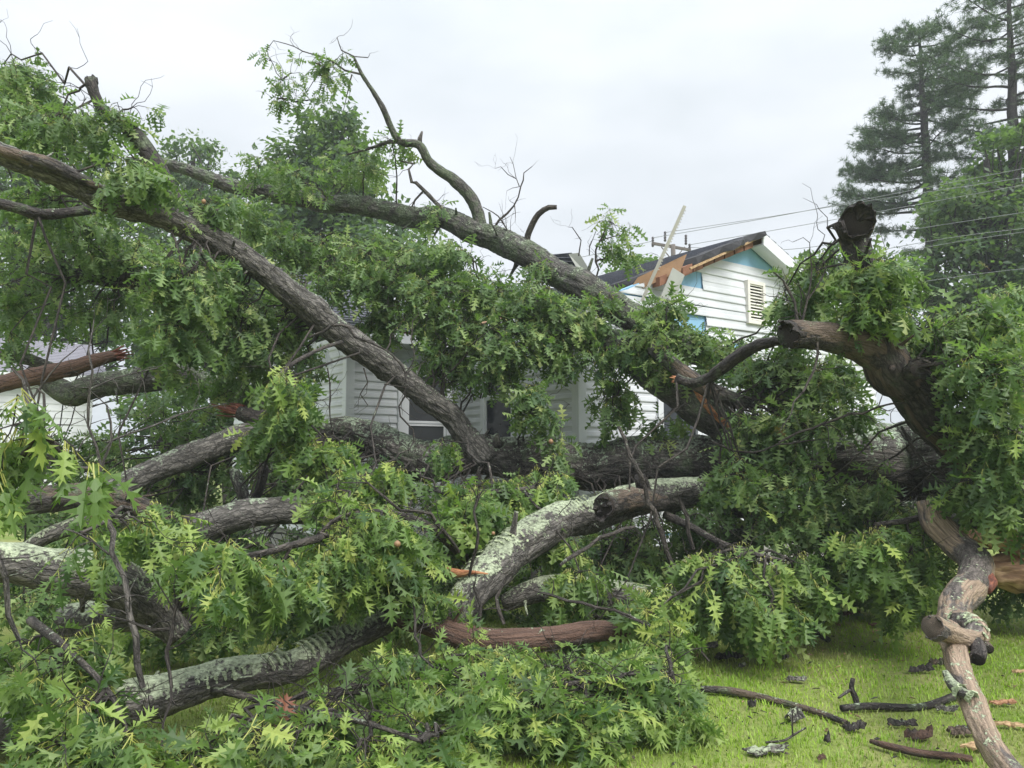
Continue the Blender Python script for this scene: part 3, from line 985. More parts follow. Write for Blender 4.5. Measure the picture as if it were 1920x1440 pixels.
wires = [
    ([(1224, 446, 42), (1420, 412, 30), (1600, 378, 23), (1940, 312, 17)], 'uppermost power line rising right past the pine'),
    ([(1247, 436, 42), (1420, 410, 30), (1600, 381, 23), (1940, 330, 17)], 'second power line close under the uppermost wire'),
    ([(1293, 459, 42), (1460, 430, 30), (1640, 398, 23), (1940, 343, 17)], 'single power line just over the gable peak'),
    ([(1293, 464, 42), (1470, 468, 31), (1700, 432, 22), (1940, 395, 17)], 'power line crossing behind the dark stump top'),
    ([(1600, 478, 23), (1780, 446, 19), (1940, 426, 16.5)], 'upper of the two close cables right of the stump'),
    ([(1600, 490, 23), (1780, 456, 19), (1940, 432, 16.5)], 'lower of the two close cables right of the stump'),
    ([(1650, 540, 22), (1830, 514, 18), (1940, 502, 16.5)], 'lowest thin cable crossing the right trees'),
    ([(1224, 452, 42), (1080, 484, 47), (930, 510, 52)], 'power line running left from the pole behind the twigs'),
]
for pts, lab in wires:
    a = [P(*p) for p in pts]
    V, q, t, bc = tube(np.array([[*p, 0.00038 * p[1]] for p in a]), 6, 0.6, 0, 0)
    tag(link('power_line', mesh_np('power_line', V, [q, t], [M['wire']], True, {'bc': bc})), lab, 'power line', 'power lines on the utility pole')

# ------------------------------------------------------------------ background trees
def quads_leaves(cent, size, r, flat=0.5, out=None):
    n = len(cent)
    d = norm(r.normal(size=(n, 3)))
    nn = r.normal(size=(n, 3)) * 0.7
    nn[:, 2] += 0.9
    if out is not None: nn += out * 0.5
    nn = norm(nn)
    x = norm(np.cross(nn, d))
    y = np.cross(nn, x)
    s = size * (0.6 + 0.8 * r.random(n))[:, None]
    p0 = cent - y * s * 0.5
    p1 = cent + x * s * 0.30 - y * s * 0.05
    p2 = cent + y * s * 0.55 + nn * s * -0.1
    p3 = cent - x * s * 0.30 + y * s * 0.06
    V = np.stack([p0, p1, p2, p3], 1).reshape(-1, 3)
    o = np.arange(n)[:, None] * 4
    return V, o + np.array([0, 1, 2, 3])

def broad_tree(label, base, trunk_top, blobs, n, leaf, seed, mat='leaf_bg', trunk_r=0.25, clump=0.55, name='broadleaf_tree', group='trees behind the house'):
    r = np.random.default_rng(seed)
    base = np.asarray(base, float); trunk_top = np.asarray(trunk_top, float)
    tr = thing(name, label, 'tree', base, group)
    cents, tints, outs = [], [], []
    tips = []
    vol = np.array([b[1][0] * b[1][1] * b[1][2] for b in blobs]) ** 0.75
    for (c, rad), w in zip(blobs, vol / vol.sum()):
        c, rad = np.asarray(c, float), np.asarray(rad, float)
        k = max(6, int(n * w / 55))
        d = norm(r.normal(size=(k, 3)))
        cc = c + d * rad * (0.25 + 0.75 * r.random(k)[:, None] ** 0.45)
        tips.append(cc[:: max(1, k // 14)])
        m_ = max(1, int(n * w / k))
        sizes = clump * (0.5 + r.random(k))
        for i in range(k):
            off = norm(r.normal(size=(m_, 3))) * (sizes[i] * r.random(m_) ** 0.5)[:, None] * np.array([1, 1, 0.75])
            cents.append(cc[i] + off)
            outs.append(np.tile(d[i], (m_, 1)))
            tints.append(np.clip(0.45 + 0.22 * r.normal() + 0.16 * r.normal(size=m_), 0, 1))
    cents = np.concatenate(cents); tints = np.concatenate(tints); outs = np.concatenate(outs)
    V, Q = quads_leaves(cents, leaf, r, out=outs)
    o = link('crown', mesh_np('crown', V, [Q], [M[mat]], False, {'tint': np.repeat(tints, 4)}), tr)
    o['kind'] = 'stuff'
    vs, qs, bcs, nn = [], [], [], 0
    def addt(p, s):
        nonlocal nn
        V, q, t, bc = tube(p, s, 0.35, 0.006, 0.06, seed)
        vs.append(V); qs.append(q + nn); bcs.append(bc); nn += len(V)
    mid = (base + trunk_top) / 2 + np.array([r.normal() * 0.2, r.normal() * 0.2, 0])
    addt(np.array([[*base, trunk_r], [*mid, trunk_r * 0.8], [*trunk_top, trunk_r * 0.35]]), 12)
    tps = np.concatenate(tips)
    for tp in tps:
        s = 0.35 + 0.6 * r.random()
        st = base * (1 - s) + trunk_top * s
        if tp[2] < st[2] - 0.3:
            s = max(0.2, (tp[2] - base[2]) / max(0.1, trunk_top[2] - base[2]) - 0.15); st = base * (1 - s) + trunk_top * s
        md = (st + tp) / 2 + r.normal(size=3) * 0.25
        addt(np.array([[*st, trunk_r * 0.3], [*md, trunk_r * 0.16], [*tp, 0.012]]), 6)
    link('trunk', mesh_np('trunk', np.concatenate(vs), [np.concatenate(qs)], [M['bark_dark']], True, {'bc': np.concatenate(bcs)}), tr)
    return tr

def blob_px(px, py, D, rx, ry, rz):
    return (P(px, py, D), (rx * D / F, rz, ry * D / F))
def gnd(px, D):
    p = P(px, 850, D); p[2] = 0
    return p
broad_tree('tall leafy tree rising behind the fallen limb at centre left', gnd(620, 24), P(620, 260, 24),
           [blob_px(620, 260, 24, 70, 60, 1.5), blob_px(610, 345, 24, 125, 75, 2), blob_px(640, 450, 24, 170, 90, 2.2), blob_px(545, 330, 24, 50, 60, 1.2)], 15000, 0.20, 11)
broad_tree('dense dark tree right behind the left end of the house', gnd(440, 21), P(440, 480, 21),
           [blob_px(430, 500, 21, 130, 60, 1.6), blob_px(520, 600, 21, 140, 80, 1.8), blob_px(380, 620, 21, 120, 80, 1.6), blob_px(300, 520, 21, 120, 60, 1.5), blob_px(720, 480, 21, 120, 60, 1.5)], 12000, 0.18, 19)
broad_tree('small pale tree between the cut stub and the tall tree', gnd(370, 30), P(362, 290, 30),
           [blob_px(362, 290, 30, 45, 38, 1.2), blob_px(380, 350, 30, 75, 50, 1.6), blob_px(460, 400, 30, 90, 60, 1.6)], 5200, 0.20, 12)
broad_tree('broad tree filling the far left corner behind the branches', gnd(40, 27), P(30, 200, 27),
           [blob_px(20, 200, 27, 100, 90, 2), blob_px(120, 300, 27, 120, 90, 2), blob_px(10, 420, 27, 140, 120, 2.2), blob_px(250, 430, 27, 140, 90, 2)], 13000, 0.22, 13)
broad_tree('leafy tree standing right of the pine behind the wires', gnd(1860, 22), P(1850, 300, 22),
           [blob_px(1890, 290, 22, 60, 50, 1.2), blob_px(1800, 390, 22, 70, 60, 1.3), blob_px(1880, 430, 22, 110, 90, 1.8), blob_px(1790, 520, 22, 120, 80, 1.8), blob_px(1920, 560, 22, 110, 110, 1.8)], 13000, 0.19, 14)
broad_tree('low pale green tree peeking over the torn roof', gnd(1205, 34), P(1205, 500, 34),
           [blob_px(1205, 500, 34, 30, 22, 1), blob_px(1180, 530, 34, 50, 30, 1.2)], 1600, 0.2, 15, 'leaf_bright', 0.12)
broad_tree('tree crown showing between the gable and the stump', gnd(1560, 30), P(1560, 470, 30),
           [blob_px(1545, 500, 30, 60, 35, 1.4), blob_px(1640, 520, 30, 90, 60, 1.6), blob_px(1600, 600, 30, 130, 70, 1.8)], 5500, 0.2, 16)
broad_tree('bright green shrub behind the far garage roof', gnd(90, 29), P(90, 600, 29),
           [blob_px(60, 570, 29, 170, 80, 1.4), blob_px(220, 600, 29, 130, 80, 1.4), blob_px(300, 660, 29, 110, 100, 1.4)], 9000, 0.22, 17, 'leaf_bright', 0.12)
broad_tree('dark hedge tree beside the garage below the branches', gnd(330, 17), P(330, 780, 17),
           [blob_px(330, 770, 17, 130, 60, 1.0), blob_px(480, 800, 17, 120, 90, 1.0), blob_px(300, 860, 17, 150, 50, 1.0)], 5200, 0.15, 18, 'leaf_bg', 0.12, 0.4)

def pine(label, px_trunk, D, top, low, profile, seed, n_br=70, lean=0.0):
    """profile(t) -> left and right reach in px at t (0 top .. 1 low)"""
    r = np.random.default_rng(seed)
    b = gnd(px_trunk, D)
    tp = P(px_trunk + lean, top, D)
    pt = thing('pine_tree', label, 'tree', b, 'tall pines on the right')
    trunk_line = lambda z: b + (tp - b) * (z / tp[2])
    V, q, t, bc = tube(np.array([[*b, .30], [*trunk_line(tp[2] * .35), .26], [*trunk_line(tp[2] * .7), .17], [*tp, .03]]), 14, 0.3, 0.012, 0.05, seed, kink=0.3)
    link('trunk', mesh_np('trunk', V, [q, t], [M['bark_dark']], True, {'bc': bc}), pt)
    zlow = P(px_trunk, low, D)[2]
    vs, qs, bcs, nn = [], [], [], 0
    tc, td = [], []
    for k in range(n_br):
        tt = (k + r.random() * 0.8) / n_br
        z = tp[2] + (zlow - tp[2]) * tt
        az = r.random() * 2 * math.pi
        l_, r__ = profile(tt)
        reach = (l_ if math.cos(az) < 0 else r__) * D / F * (0.85 + 0.45 * r.random())
        reach = max(0.35, reach * (abs(math.cos(az)) ** 2 * 1.0 + abs(math.sin(az)) ** 2 * 0.8))
        st = trunk_line(z - reach * 0.10)
        dv = np.array([math.cos(az), math.sin(az), 0])
        en = st + dv * reach + ZU * (reach * (0.20 + 0.25 * r.random() - 0.28 * tt))
        md = (st + en) / 2 + ZU * (-0.07 * reach) + r.normal(size=3) * 0.08
        br = np.array([[*st, 0.02 + 0.013 * reach], [*md, 0.012 + 0.007 * reach], [*en, 0.008]])
        V, q, t, bc = tube(br, 6, 0.25, 0.0, 0.1, seed + k, kink=1.2)
        vs.append(V); qs.append(q + nn); bcs.append(bc); nn += len(V)
        c = catmull(br, 0.2)[:, :3]
        ntw = int(8 + reach * 11)
        for j in range(ntw):
            s = 0.28 + 0.72 * r.random() ** 0.75
            o = c[min(len(c) - 1, int(s * (len(c) - 1)))]
            side = norm(np.array([-dv[1], dv[0], 0]) * r.choice([-1, 1]) + dv * 0.7 + ZU * r.uniform(-0.2, 0.6))
            ln = (0.30 + 0.5 * r.random()) * min(1.0, 0.4 + reach * 0.3)
            e = o + side * ln
            tw = np.array([[*o, 0.010], [*e, 0.005]])
            V, q, t, bc = tube(tw, 4, 0.5, 0, 0)
            vs.append(V); qs.append(q + nn); bcs.append(bc); nn += len(V)
            for s2 in (0.55, 1.0):
                tc.append(o + side * ln * s2 + r.normal(size=3) * 0.05); td.append(side)
        for s2 in (0.85, 1.0):
            tc.append(c[int(s2 * (len(c) - 1))]); td.append(dv)
    o = link('branches', mesh_np('branches', np.concatenate(vs), [np.concatenate(qs)], [M['bark_dark']], True, {'bc': np.concatenate(bcs)}), pt)
    o['kind'] = 'stuff'
    tc, td = np.array(tc), np.array(td)
    nd = 20
    n = len(tc)
    d = norm(r.normal(size=(n, nd, 3)) + td[:, None, :] * 0.35 + ZU * 0.25)
    ln = (0.13 + 0.12 * r.random((n, nd)))[:, :, None]
    sd = norm(np.cross(d, r.normal(size=(n, nd, 3)))) * 0.010
    o0 = tc[:, None, :] + r.normal(size=(n, nd, 3)) * 0.03
    V = np.stack([o0 - sd, o0 + sd, o0 + d * ln], 2).reshape(-1, 3)
    T = np.arange(n * nd * 3).reshape(-1, 3)
    tint = np.repeat(np.clip(r.normal(0.45, 0.2, n), 0, 1), nd * 3)
    o = link('crown', mesh_np('crown', V, [T], [M['needle']], False, {'tint': tint}), pt)
    o['kind'] = 'stuff'
    return pt
def prof1(t):
    l = np.interp(t, [0, .08, .3, .55, .7, .85, 1], [25, 66, 100, 108, 140, 128, 60])
    r = np.interp(t, [0, .08, .3, .55, .8, 1], [20, 62, 95, 100, 95, 60])
    return l, r
pine('tall open pine standing nearest the gable, its whole top in view', 1768, 30, 50, 470, prof1, 31, 80, -45)
def prof2(t):
    l = np.interp(t, [0, .1, .35, .6, 1], [20, 80, 130, 120, 70])
    return l, l
pine('second pine cut off by the right edge of the picture', 1915, 27, -60, 470, prof2, 32, 66, -25)

# ------------------------------------------------------------------ oak leaf template
def leaf_template(lod):
    Mx = [(0, 0), (0, .26), (0, .48), (0, .70), (0, 1.0)]
    s1, s2, s3 = (.034, .27), (.040, .49), (.046, .71)
    if lod == 0:
        half = [(.17, .11), (.09, .19), s1,
                (.10, .325), (.38, .35), (.17, .405), (.30, .54), (.085, .445), s2,
                (.09, .56), (.36, .64), (.155, .665), (.26, .80), (.08, .69), s3,
                (.16, .90), (.05, .84)]
        tri = [(0, 5, 6), (0, 6, 7), (0, 7, 1),
               (7, 8, 12), (7, 12, 13), (8, 9, 10), (8, 10, 12), (10, 11, 12), (1, 7, 13), (1, 13, 2),
               (13, 14, 18), (13, 18, 19), (14, 15, 16), (14, 16, 18), (16, 17, 18), (2, 13, 19), (2, 19, 3),
               (19, 20, 21), (3, 19, 21), (3, 21, 4)]
    else:
        half = [(.19, .13), (.05, .21), (.055, .285), (.38, .40), (.06, .455), (.06, .52), (.36, .68), (.06, .70), (.06, .76), (.17, .91)]
        tri = [(0, 5, 6), (0, 6, 7), (0, 7, 1), (1, 7, 9), (1, 9, 2), (7, 8, 9), (2, 9, 10), (2, 10, 12), (2, 12, 3), (10, 11, 12), (3, 12, 13), (3, 13, 4), (13, 14, 4)]
    nh = len(half)
    v = Mx + half + [(-x, y) for x, y in half]
    t2 = []
    for (a, b, c) in tri:
        f = lambda i: i if i < 5 else i + nh
        t2.append((f(a), f(c), f(b)))
    return np.array(v, float), np.array(tri + t2)
TPL = [leaf_template(0), leaf_template(1)]
PET = 0.38

def leaf_verts(lod, fold, droop, wave):
    tv, tt = TPL[lod]
    x, y = tv[:, 0], tv[:, 1]
    ax = np.abs(x)
    z = fold[:, None] * ax[None] - droop[:, None] * (y ** 2)[None] * 0.5 - wave[:, None] * (ax ** 2)[None] * 2.2
    z = z + 0.04 * np.sin(y[None] * 9 + wave[:, None] * 20) * (ax[None] > 0.1)
    n = len(fold)
    X = x[None] * (0.78 + 0.36 * ((fold * 37.7) % 1.0))[:, None] + 0.10 * wave[:, None] * (y ** 2)[None] * np.where((fold * 91.3) % 1.0 > 0.5, 1, -1)[:, None]
    Yv = np.broadcast_to(y[None], (n, len(y))) + PET
    return np.stack([X, Yv, z], -1), tt

VARIANTS = []
rv = np.random.default_rng(99)
for k in range(24):
    v, t = leaf_verts(0, np.array([rv.uniform(-0.1, 0.8)]), np.array([rv.uniform(0.0, 1.1)]), np.array([rv.uniform(-0.6, 1.2)]))
    v = v[0]
    nb = len(v)
    w = 0.013
    pv = np.array([(-w, 0, 0), (w, 0, 0), (w * .8, PET, 0), (-w * .8, PET, 0), (0, 0, -w), (0, 0, w), (0, PET, w * .8), (0, PET, -w * .8)])
    vv = np.vstack([v, pv])
    q = np.array([(0, 1, 2, 3), (4, 5, 6, 7)]) + nb
    VARIANTS.append(mesh_np('leaf', vv, [t, q], [M['leaf_one'], M['petiole']], False, mat_idx=[0] * len(t) + [1, 1]))
DEADLEAF = VARIANTS[0].copy()
DEADLEAF.materials[0] = M['dead']; DEADLEAF.materials[1] = M['dead']

class Foliage:
    """leaves and twigs gathered for one thing"""
    def __init__(s, root, n_single, seed, tint=0.0, k_size=1.0, k_leaf=1.0):
        s.k_size, s.k_leaf = k_size, k_leaf
        s.root, s.n_single = root, n_single
        s.o, s.d, s.n, s.s, s.t = [], [], [], [], []
        s.tw = []
        s.r = np.random.default_rng(seed)
        s.seed = seed
        s.tint = tint
        s.limbs = np.zeros((0, 3))
    def add_limb_curve(s, pts4):
        s.limbs = np.vstack([s.limbs, catmull(pts4, 0.12)[:, :3]])
    def twig(s, a, b, r0, r1, sag=0.0, wob=0.12, n=4):
        r = s.r
        L = np.linalg.norm(b - a)
        t = np.linspace(0, 1, n + 1)[:, None]
        c = a + (b - a) * t
        c[:, 2] += sag * L * (4 * t[:, 0] * (1 - t[:, 0]))
        c[1:-1] += r.normal(size=(n - 1, 3)) * wob * L / n
        rad = np.linspace(r0, r1, n + 1)
        s.tw.append((c, rad))
        return c
    def spray(s, start, end, nleaf, size, hang=0.75):
        r = s.r
        c = s.twig(start, end, 0.0045, 0.0018, 0.10, 0.25, 4)
        c[-1, 2] = max(0.04, c[-1, 2] - 0.10 * r.random()); c[-2, 2] = max(0.04, c[-2, 2] - 0.03)
        # last bit bends down under the leaves
        cum = np.linspace(0, 1, len(c))
        axis = norm(end - start)
        k = nleaf
        tt = 1 - 0.80 * r.random(k) ** 1.4
        og = np.stack([np.interp(tt, cum, c[:, i]) for i in range(3)], 1)
        rad = norm(r.normal(size=(k, 3)))
        rad = norm(rad - axis * (rad @ axis)[:, None] * 0.8)
        hg = hang * (0.6 + 0.8 * r.random(k))[:, None]
        d = norm(axis * (0.2 + 0.5 * r.random(k))[:, None] + rad * 0.78 - ZU * hg * 1.30)
        nn = rad * 0.55 + ZU * 0.55 + r.normal(size=(k, 3)) * 0.45 + np.array([0.0, -0.30, 0.0])
        nn = nn - d * np.sum(nn * d, 1)[:, None]
        nn = np.where((r.random(k) < 0.16)[:, None], -nn, nn)      # some leaves flipped over
        s.o.append(og); s.d.append(d); s.n.append(norm(nn))
        s.s.append(size * (0.50 + 0.75 * r.random(k)))
        base = np.clip(r.normal(0.46 + s.tint, 0.22), 0.02, 0.98)
        s.t.append(np.clip(base + r.normal(size=k) * 0.20, 0, 1))
    def blob(s, px, py, D, rx, ry, rz, n, size=0.146, nleaf=12, hang=0.56, src=None, drop=0.1, zmin=0.05):
        r = s.r
        c = P(px, py, D)
        R = np.array([rx * D / F, rz, ry * D / F])
        def samp(k, lo=0.0):
            d = norm(r.normal(size=(k, 3)))
            q = c + d * R * (lo + (1 - lo) * r.random(k)[:, None] ** 0.42)
            q[:, 2] = np.maximum(q[:, 2], zmin + 0.06 * r.random(k))
            return q
        if src is None and len(s.limbs):
            i = np.argmin(np.linalg.norm(s.limbs - c, axis=1) + r.random(len(s.limbs)) * 0.2)
            src = s.limbs[i]
        k = max(1, int(round(n / 9)))
        mains = []
        tg = samp(k) * 0.6 + c * 0.4
        for j in range(k):
            a = src + r.normal(size=3) * 0.05 if src is not None else c + np.array([0, 0.3, 0.1])
            if len(s.limbs) and src is not None:
                i = np.argmin(np.linalg.norm(s.limbs - tg[j], axis=1) + r.random(len(s.limbs)) * 0.35)
                if np.linalg.norm(s.limbs[i] - tg[j]) < np.linalg.norm(a - tg[j]) * 1.3: a = s.limbs[i]
            mains.append(s.twig(a, tg[j], 0.013, 0.006, 0.08, 0.22, 6))
        for j in range(int(n * 0.45)):              # wiry bare twigs
            mc = mains[r.integers(k)]
            p = mc[r.integers(1, len(mc))]
            d = norm(r.normal(size=3) + np.array([0, -0.25, 0.1]))
            line = [p]
            for q in range(int(r.integers(5, 9))):
                d = norm(d + r.normal(size=3) * 0.42)
                line.append(line[-1] + d * r.uniform(0.04, 0.10))
            line = np.array(line)
            line[:, 2] = np.maximum(line[:, 2], zmin)
            s.tw.append((line, np.linspace(0.0042, 0.0014, len(line))))
            if r.random() < 0.6:
                i = int(r.integers(1, len(line) - 1))
                d2 = norm(d + r.normal(size=3))
                s.tw.append((np.array([line[i], line[i] + d2 * 0.09, line[i] + d2 * 0.15 + r.normal(size=3) * 0.04]), np.array([0.0026, 0.0018, 0.0012])))
        for e in samp(n):
            mc = mains[r.integers(k)]
            best = np.argmin(np.linalg.norm(mc - e, axis=1) + 0.15 * r.random(len(mc)))
            st = mc[max(1, best)]
            v = e - st
            L = np.linalg.norm(v)
            if L > 0.75:                         # secondary twig, then the leafy shoot
                m_ = e - v / L * 0.42 + r.normal(size=3) * 0.04
                s.twig(st, m_, 0.006, 0.0045, 0.06, 0.25, 4)
                st = m_
            elif L < 0.12:
                e = st + norm(r.normal(size=3) + np.array([0, -0.4, -0.3])) * 0.25
                e[2] = max(e[2], zmin)
            s.spray(st, e, int(nleaf * s.k_leaf * (0.7 + 0.6 * r.random())), size * s.k_size, hang)
    def finish(s, twig_mat='twig', stuff_name='foliage'):
        root = s.root
        off = Vector(root.location)
        o, d, n, z, t = (np.concatenate(x) for x in (s.o, s.d, s.n, s.s, s.t))
        tipz = o[:, 2] + d[:, 2] * z * 1.25          # keep leaves above the lawn
        low = tipz < 0.015
        d[low, 2] = np.maximum(d[low, 2], (0.03 - o[low, 2]) / (z[low] * 1.25))
        d = norm(d)
        n = norm(n - d * np.sum(n * d, 1)[:, None])
        px, py = proj(o)
        dist = np.linalg.norm(o - EYE, axis=1)
        inview = (px > -40) & (px < 1960) & (py > -40) & (py < 1480)
        keep = (px > -420) & (px < 2340) & (py < 1850) & (py > -400) & (o[:, 1] > 1.2)
        o, d, n, z, t, dist, inview = (q[keep] for q in (o, d, n, z, t, dist, inview))
        score = np.where(inview, dist / z, 1e9)
        order = np.argsort(score)
        single = order[: s.n_single]
        single = single[score[single] < 1e8]
        rest = np.ones(len(o), bool)
        rest[single] = False
        X = np.cross(d, n)
        for i in single:
            me = VARIANTS[int(s.r.integers(len(VARIANTS)))]
            ob = bpy.data.objects.new('leaf', me)
            COL.objects.link(ob)
            ob.parent = root
            sc_ = z[i]
            mtx = Matrix(((X[i, 0] * sc_, d[i, 0] * sc_, n[i, 0] * sc_, o[i, 0] - off.x),
                          (X[i, 1] * sc_, d[i, 1] * sc_, n[i, 1] * sc_, o[i, 1] - off.y),
                          (X[i, 2] * sc_, d[i, 2] * sc_, n[i, 2] * sc_, o[i, 2] - off.z),
                          (0, 0, 0, 1)))
            ob.matrix_local = mtx
        idx = np.nonzero(rest)[0]
        Vs, Fs, MI, TT, nn = [], [], [], [], 0
        for lod, sel in ((0, idx[dist[idx] < 5.6]), (1, idx[dist[idx] >= 5.6])):
            m_ = len(sel)
            if not m_: continue
            v, tt = leaf_verts(lod, s.r.uniform(-0.1, 0.8, m_), s.r.uniform(-0.1, 1.1, m_), s.r.uniform(-0.6, 1.2, m_))
            w = v * z[sel][:, None, None]
            wv = o[sel][:, None, :] + w[..., 0:1] * X[sel][:, None, :] + w[..., 1:2] * d[sel][:, None, :] + w[..., 2:3] * n[sel][:, None, :]
            nv = wv.shape[1]
            Vs.append(wv.reshape(-1, 3))
            Fs.append((np.arange(m_)[:, None, None] * nv + tt[None]).reshape(-1, 3) + nn)
            MI.append(np.zeros(m_ * len(tt), np.int32))
            TT.append(np.repeat(t[sel], nv))
            nn += m_ * nv
            wd = (0.0021 if lod == 0 else 0.0026)
            a = o[sel]; b = o[sel] + d[sel] * (PET * z[sel])[:, None]
            sd = X[sel] * wd
            pv = np.stack([a - sd, a + sd, b], 1).reshape(-1, 3)
            Vs.append(pv)
            Fs.append(np.arange(m_ * 3).reshape(-1, 3) + nn)
            MI.append(np.ones(m_, np.int32))
            TT.append(np.zeros(m_ * 3))
            nn += m_ * 3
        if Vs:
            me = mesh_np(stuff_name, np.concatenate(Vs), [np.concatenate(Fs)], [M['leaf' if s.k_size > 1.01 else 'leaf_sheen'], M['petiole']], False, {'tint': np.concatenate(TT)}, np.concatenate(MI))
            ob = link(stuff_name, me, root)
            ob['kind'] = 'stuff'
        vs, qs, bcs, nn = [], [], [], 0
        for (c, rad) in s.tw:
            sides = 5 if rad[0] > 0.008 else 3
            V, q, bc = fast_tube(c, rad, sides)
            vs.append(V); qs.append(q + nn); bcs.append(bc); nn += len(V)
        if vs:
            ob = link('twigs', mesh_np('twigs', np.concatenate(vs), [np.concatenate(qs)], [M[twig_mat]], True, {'bc': np.concatenate(bcs)}), root)
            ob['kind'] = 'stuff'
        print('FOLIAGE', root.name, 'leaves', len(o), 'twigs', len(s.tw))

def fast_tube(c, rad, sides):
    tan, N, B = frames(c)
    th = np.linspace(0, 2 * math.pi, sides, endpoint=False)
    V = c[:, None, :] + rad[:, None, None] * (np.cos(th)[None, :, None] * N[:, None, :] + np.sin(th)[None, :, None] * B[:, None, :])
    L = np.concatenate([[0], np.cumsum(np.linalg.norm(np.diff(c, axis=0), axis=1))])
    bc = np.stack([np.broadcast_to(np.cos(th)[None] * 0.02, V.shape[:2]), np.broadcast_to(np.sin(th)[None] * 0.02, V.shape[:2]), np.broadcast_to(L[:, None], V.shape[:2])], -1) + c[0, 0] * 3
    n = len(c)
    idx = np.arange(n * sides).reshape(n, sides)
    a, b = idx[:-1], idx[1:]
    q = np.stack([a, np.roll(a, -1, 1), np.roll(b, -1, 1), b], 2).reshape(-1, 4)
    return V.reshape(-1, 3), q, bc.reshape(-1, 3)

# ------------------------------------------------------------------ wood builders
SEED = [100]
def add_limb(parent, name, rows, mat, sides=26, step=0.05, amp=0.012, lump=0.10, label=None, jag=(0, 0), kink=0.55, pts=None, shoots=0):
    SEED[0] += 1
    sd = SEED[0]
    p4 = limb_pts(rows) if pts is None else np.asarray(pts, float)
    if shoots:
        p4 = p4 * np.array([1, 1, 1, 0.72])      # thin twig: angular course and fine side shoots
        r = np.random.default_rng(sd)
        c = catmull(p4, 0.09)
        c[1:-1, :3] += r.normal(size=(len(c) - 2, 3)) * 0.011
        c[1:-1, 3] *= r.uniform(0.85, 1.2, len(c) - 2)
        c[:, 3] = np.maximum(c[:, 3], 0.0022)
        vs, qs, bcs, nn = [], [], [], 0
        def put(line, rad, sds):
            nonlocal nn
            V, q, bc = fast_tube(line, rad, sds)
            vs.append(V); qs.append(q + nn); bcs.append(bc); nn += len(V)
        put(c[:, :3], c[:, 3], 8)
        L = np.linalg.norm(np.diff(c[:, :3], axis=0), axis=1).sum()
        for k in range(int(shoots * L) + 1):
            i = int(r.integers(1, len(c)))
            t = norm(c[min(i + 1, len(c) - 1), :3] - c[i - 1, :3])
            d = norm(t * 0.6 + r.normal(size=3) * 0.6 + ZU * r.uniform(-0.3, 0.4))
            n_ = int(r.integers(3, 7))
            line = [c[i, :3]]
            for j in range(n_):
                d = norm(d + r.normal(size=3) * 0.33)
                line.append(line[-1] + d * r.uniform(0.035, 0.085))
            r0 = min(c[i, 3] * 0.6, 0.005)
            put(np.array(line), np.linspace(r0, 0.0011, n_ + 1), 4)
            if r.random() < 0.6:
                j = int(r.integers(1, n_))
                d2 = norm(d + r.normal(size=3) * 0.9)
                l2 = [line[j], line[j] + d2 * 0.06, line[j] + norm(d2 + r.normal(size=3) * 0.4) * 0.13]
                put(np.array(l2), np.array([r0 * 0.6, 0.0016, 0.001]), 3)
        o = link(name, mesh_np(name, np.concatenate(vs), [np.concatenate(qs)], [M[mat]], True, {'bc': np.concatenate(bcs)}), parent)
        return p4, o
    V, q, t, bc = tube(p4, sides, step, amp, lump, sd, (True, True), jag, kink)
    if sides >= 24:                              # short snapped side twigs still on the limb
        r = np.random.default_rng(sd + 5)
        c = catmull(p4, 0.06)
        tn = norm(np.gradient(c[:, :3], axis=0))
        n_st = int(np.linalg.norm(np.diff(c[:, :3], axis=0), axis=1).sum() * 1.6) + 1
        for _ in range(n_st):
            i = int(r.integers(2, max(3, len(c) - 2)))
            d = r.normal(size=3); d = norm(d - tn[i] * np.dot(d, tn[i]) + tn[i] * r.uniform(-0.2, 0.7))
            R0 = c[i, 3]
            w = R0 * r.uniform(0.08, 0.20)
            p0 = c[i, :3] + d * R0 * 0.75
            Ls = r.uniform(0.05, 0.20)
            v2, q2, t2, b2 = tube(np.array([[*p0, w * 1.7], [*(p0 + d * (R0 * 0.3 + 0.02)), w], [*(p0 + d * (R0 * 0.3 + Ls) + r.normal(size=3) * 0.02), w * 0.6]]), 8, 0.03, 0.003, 0.2, sd + _)
            nv = len(V)
            V = np.vstack([V, v2]); bc = np.vstack([bc, b2])
            q = np.vstack([q, q2 + nv]); t = np.vstack([t, t2 + nv])
    o = link(name, mesh_np(name, V, [q, t], [M[mat]], True, {'bc': bc}), parent)
    if label: o['label'] = label
    return p4, o

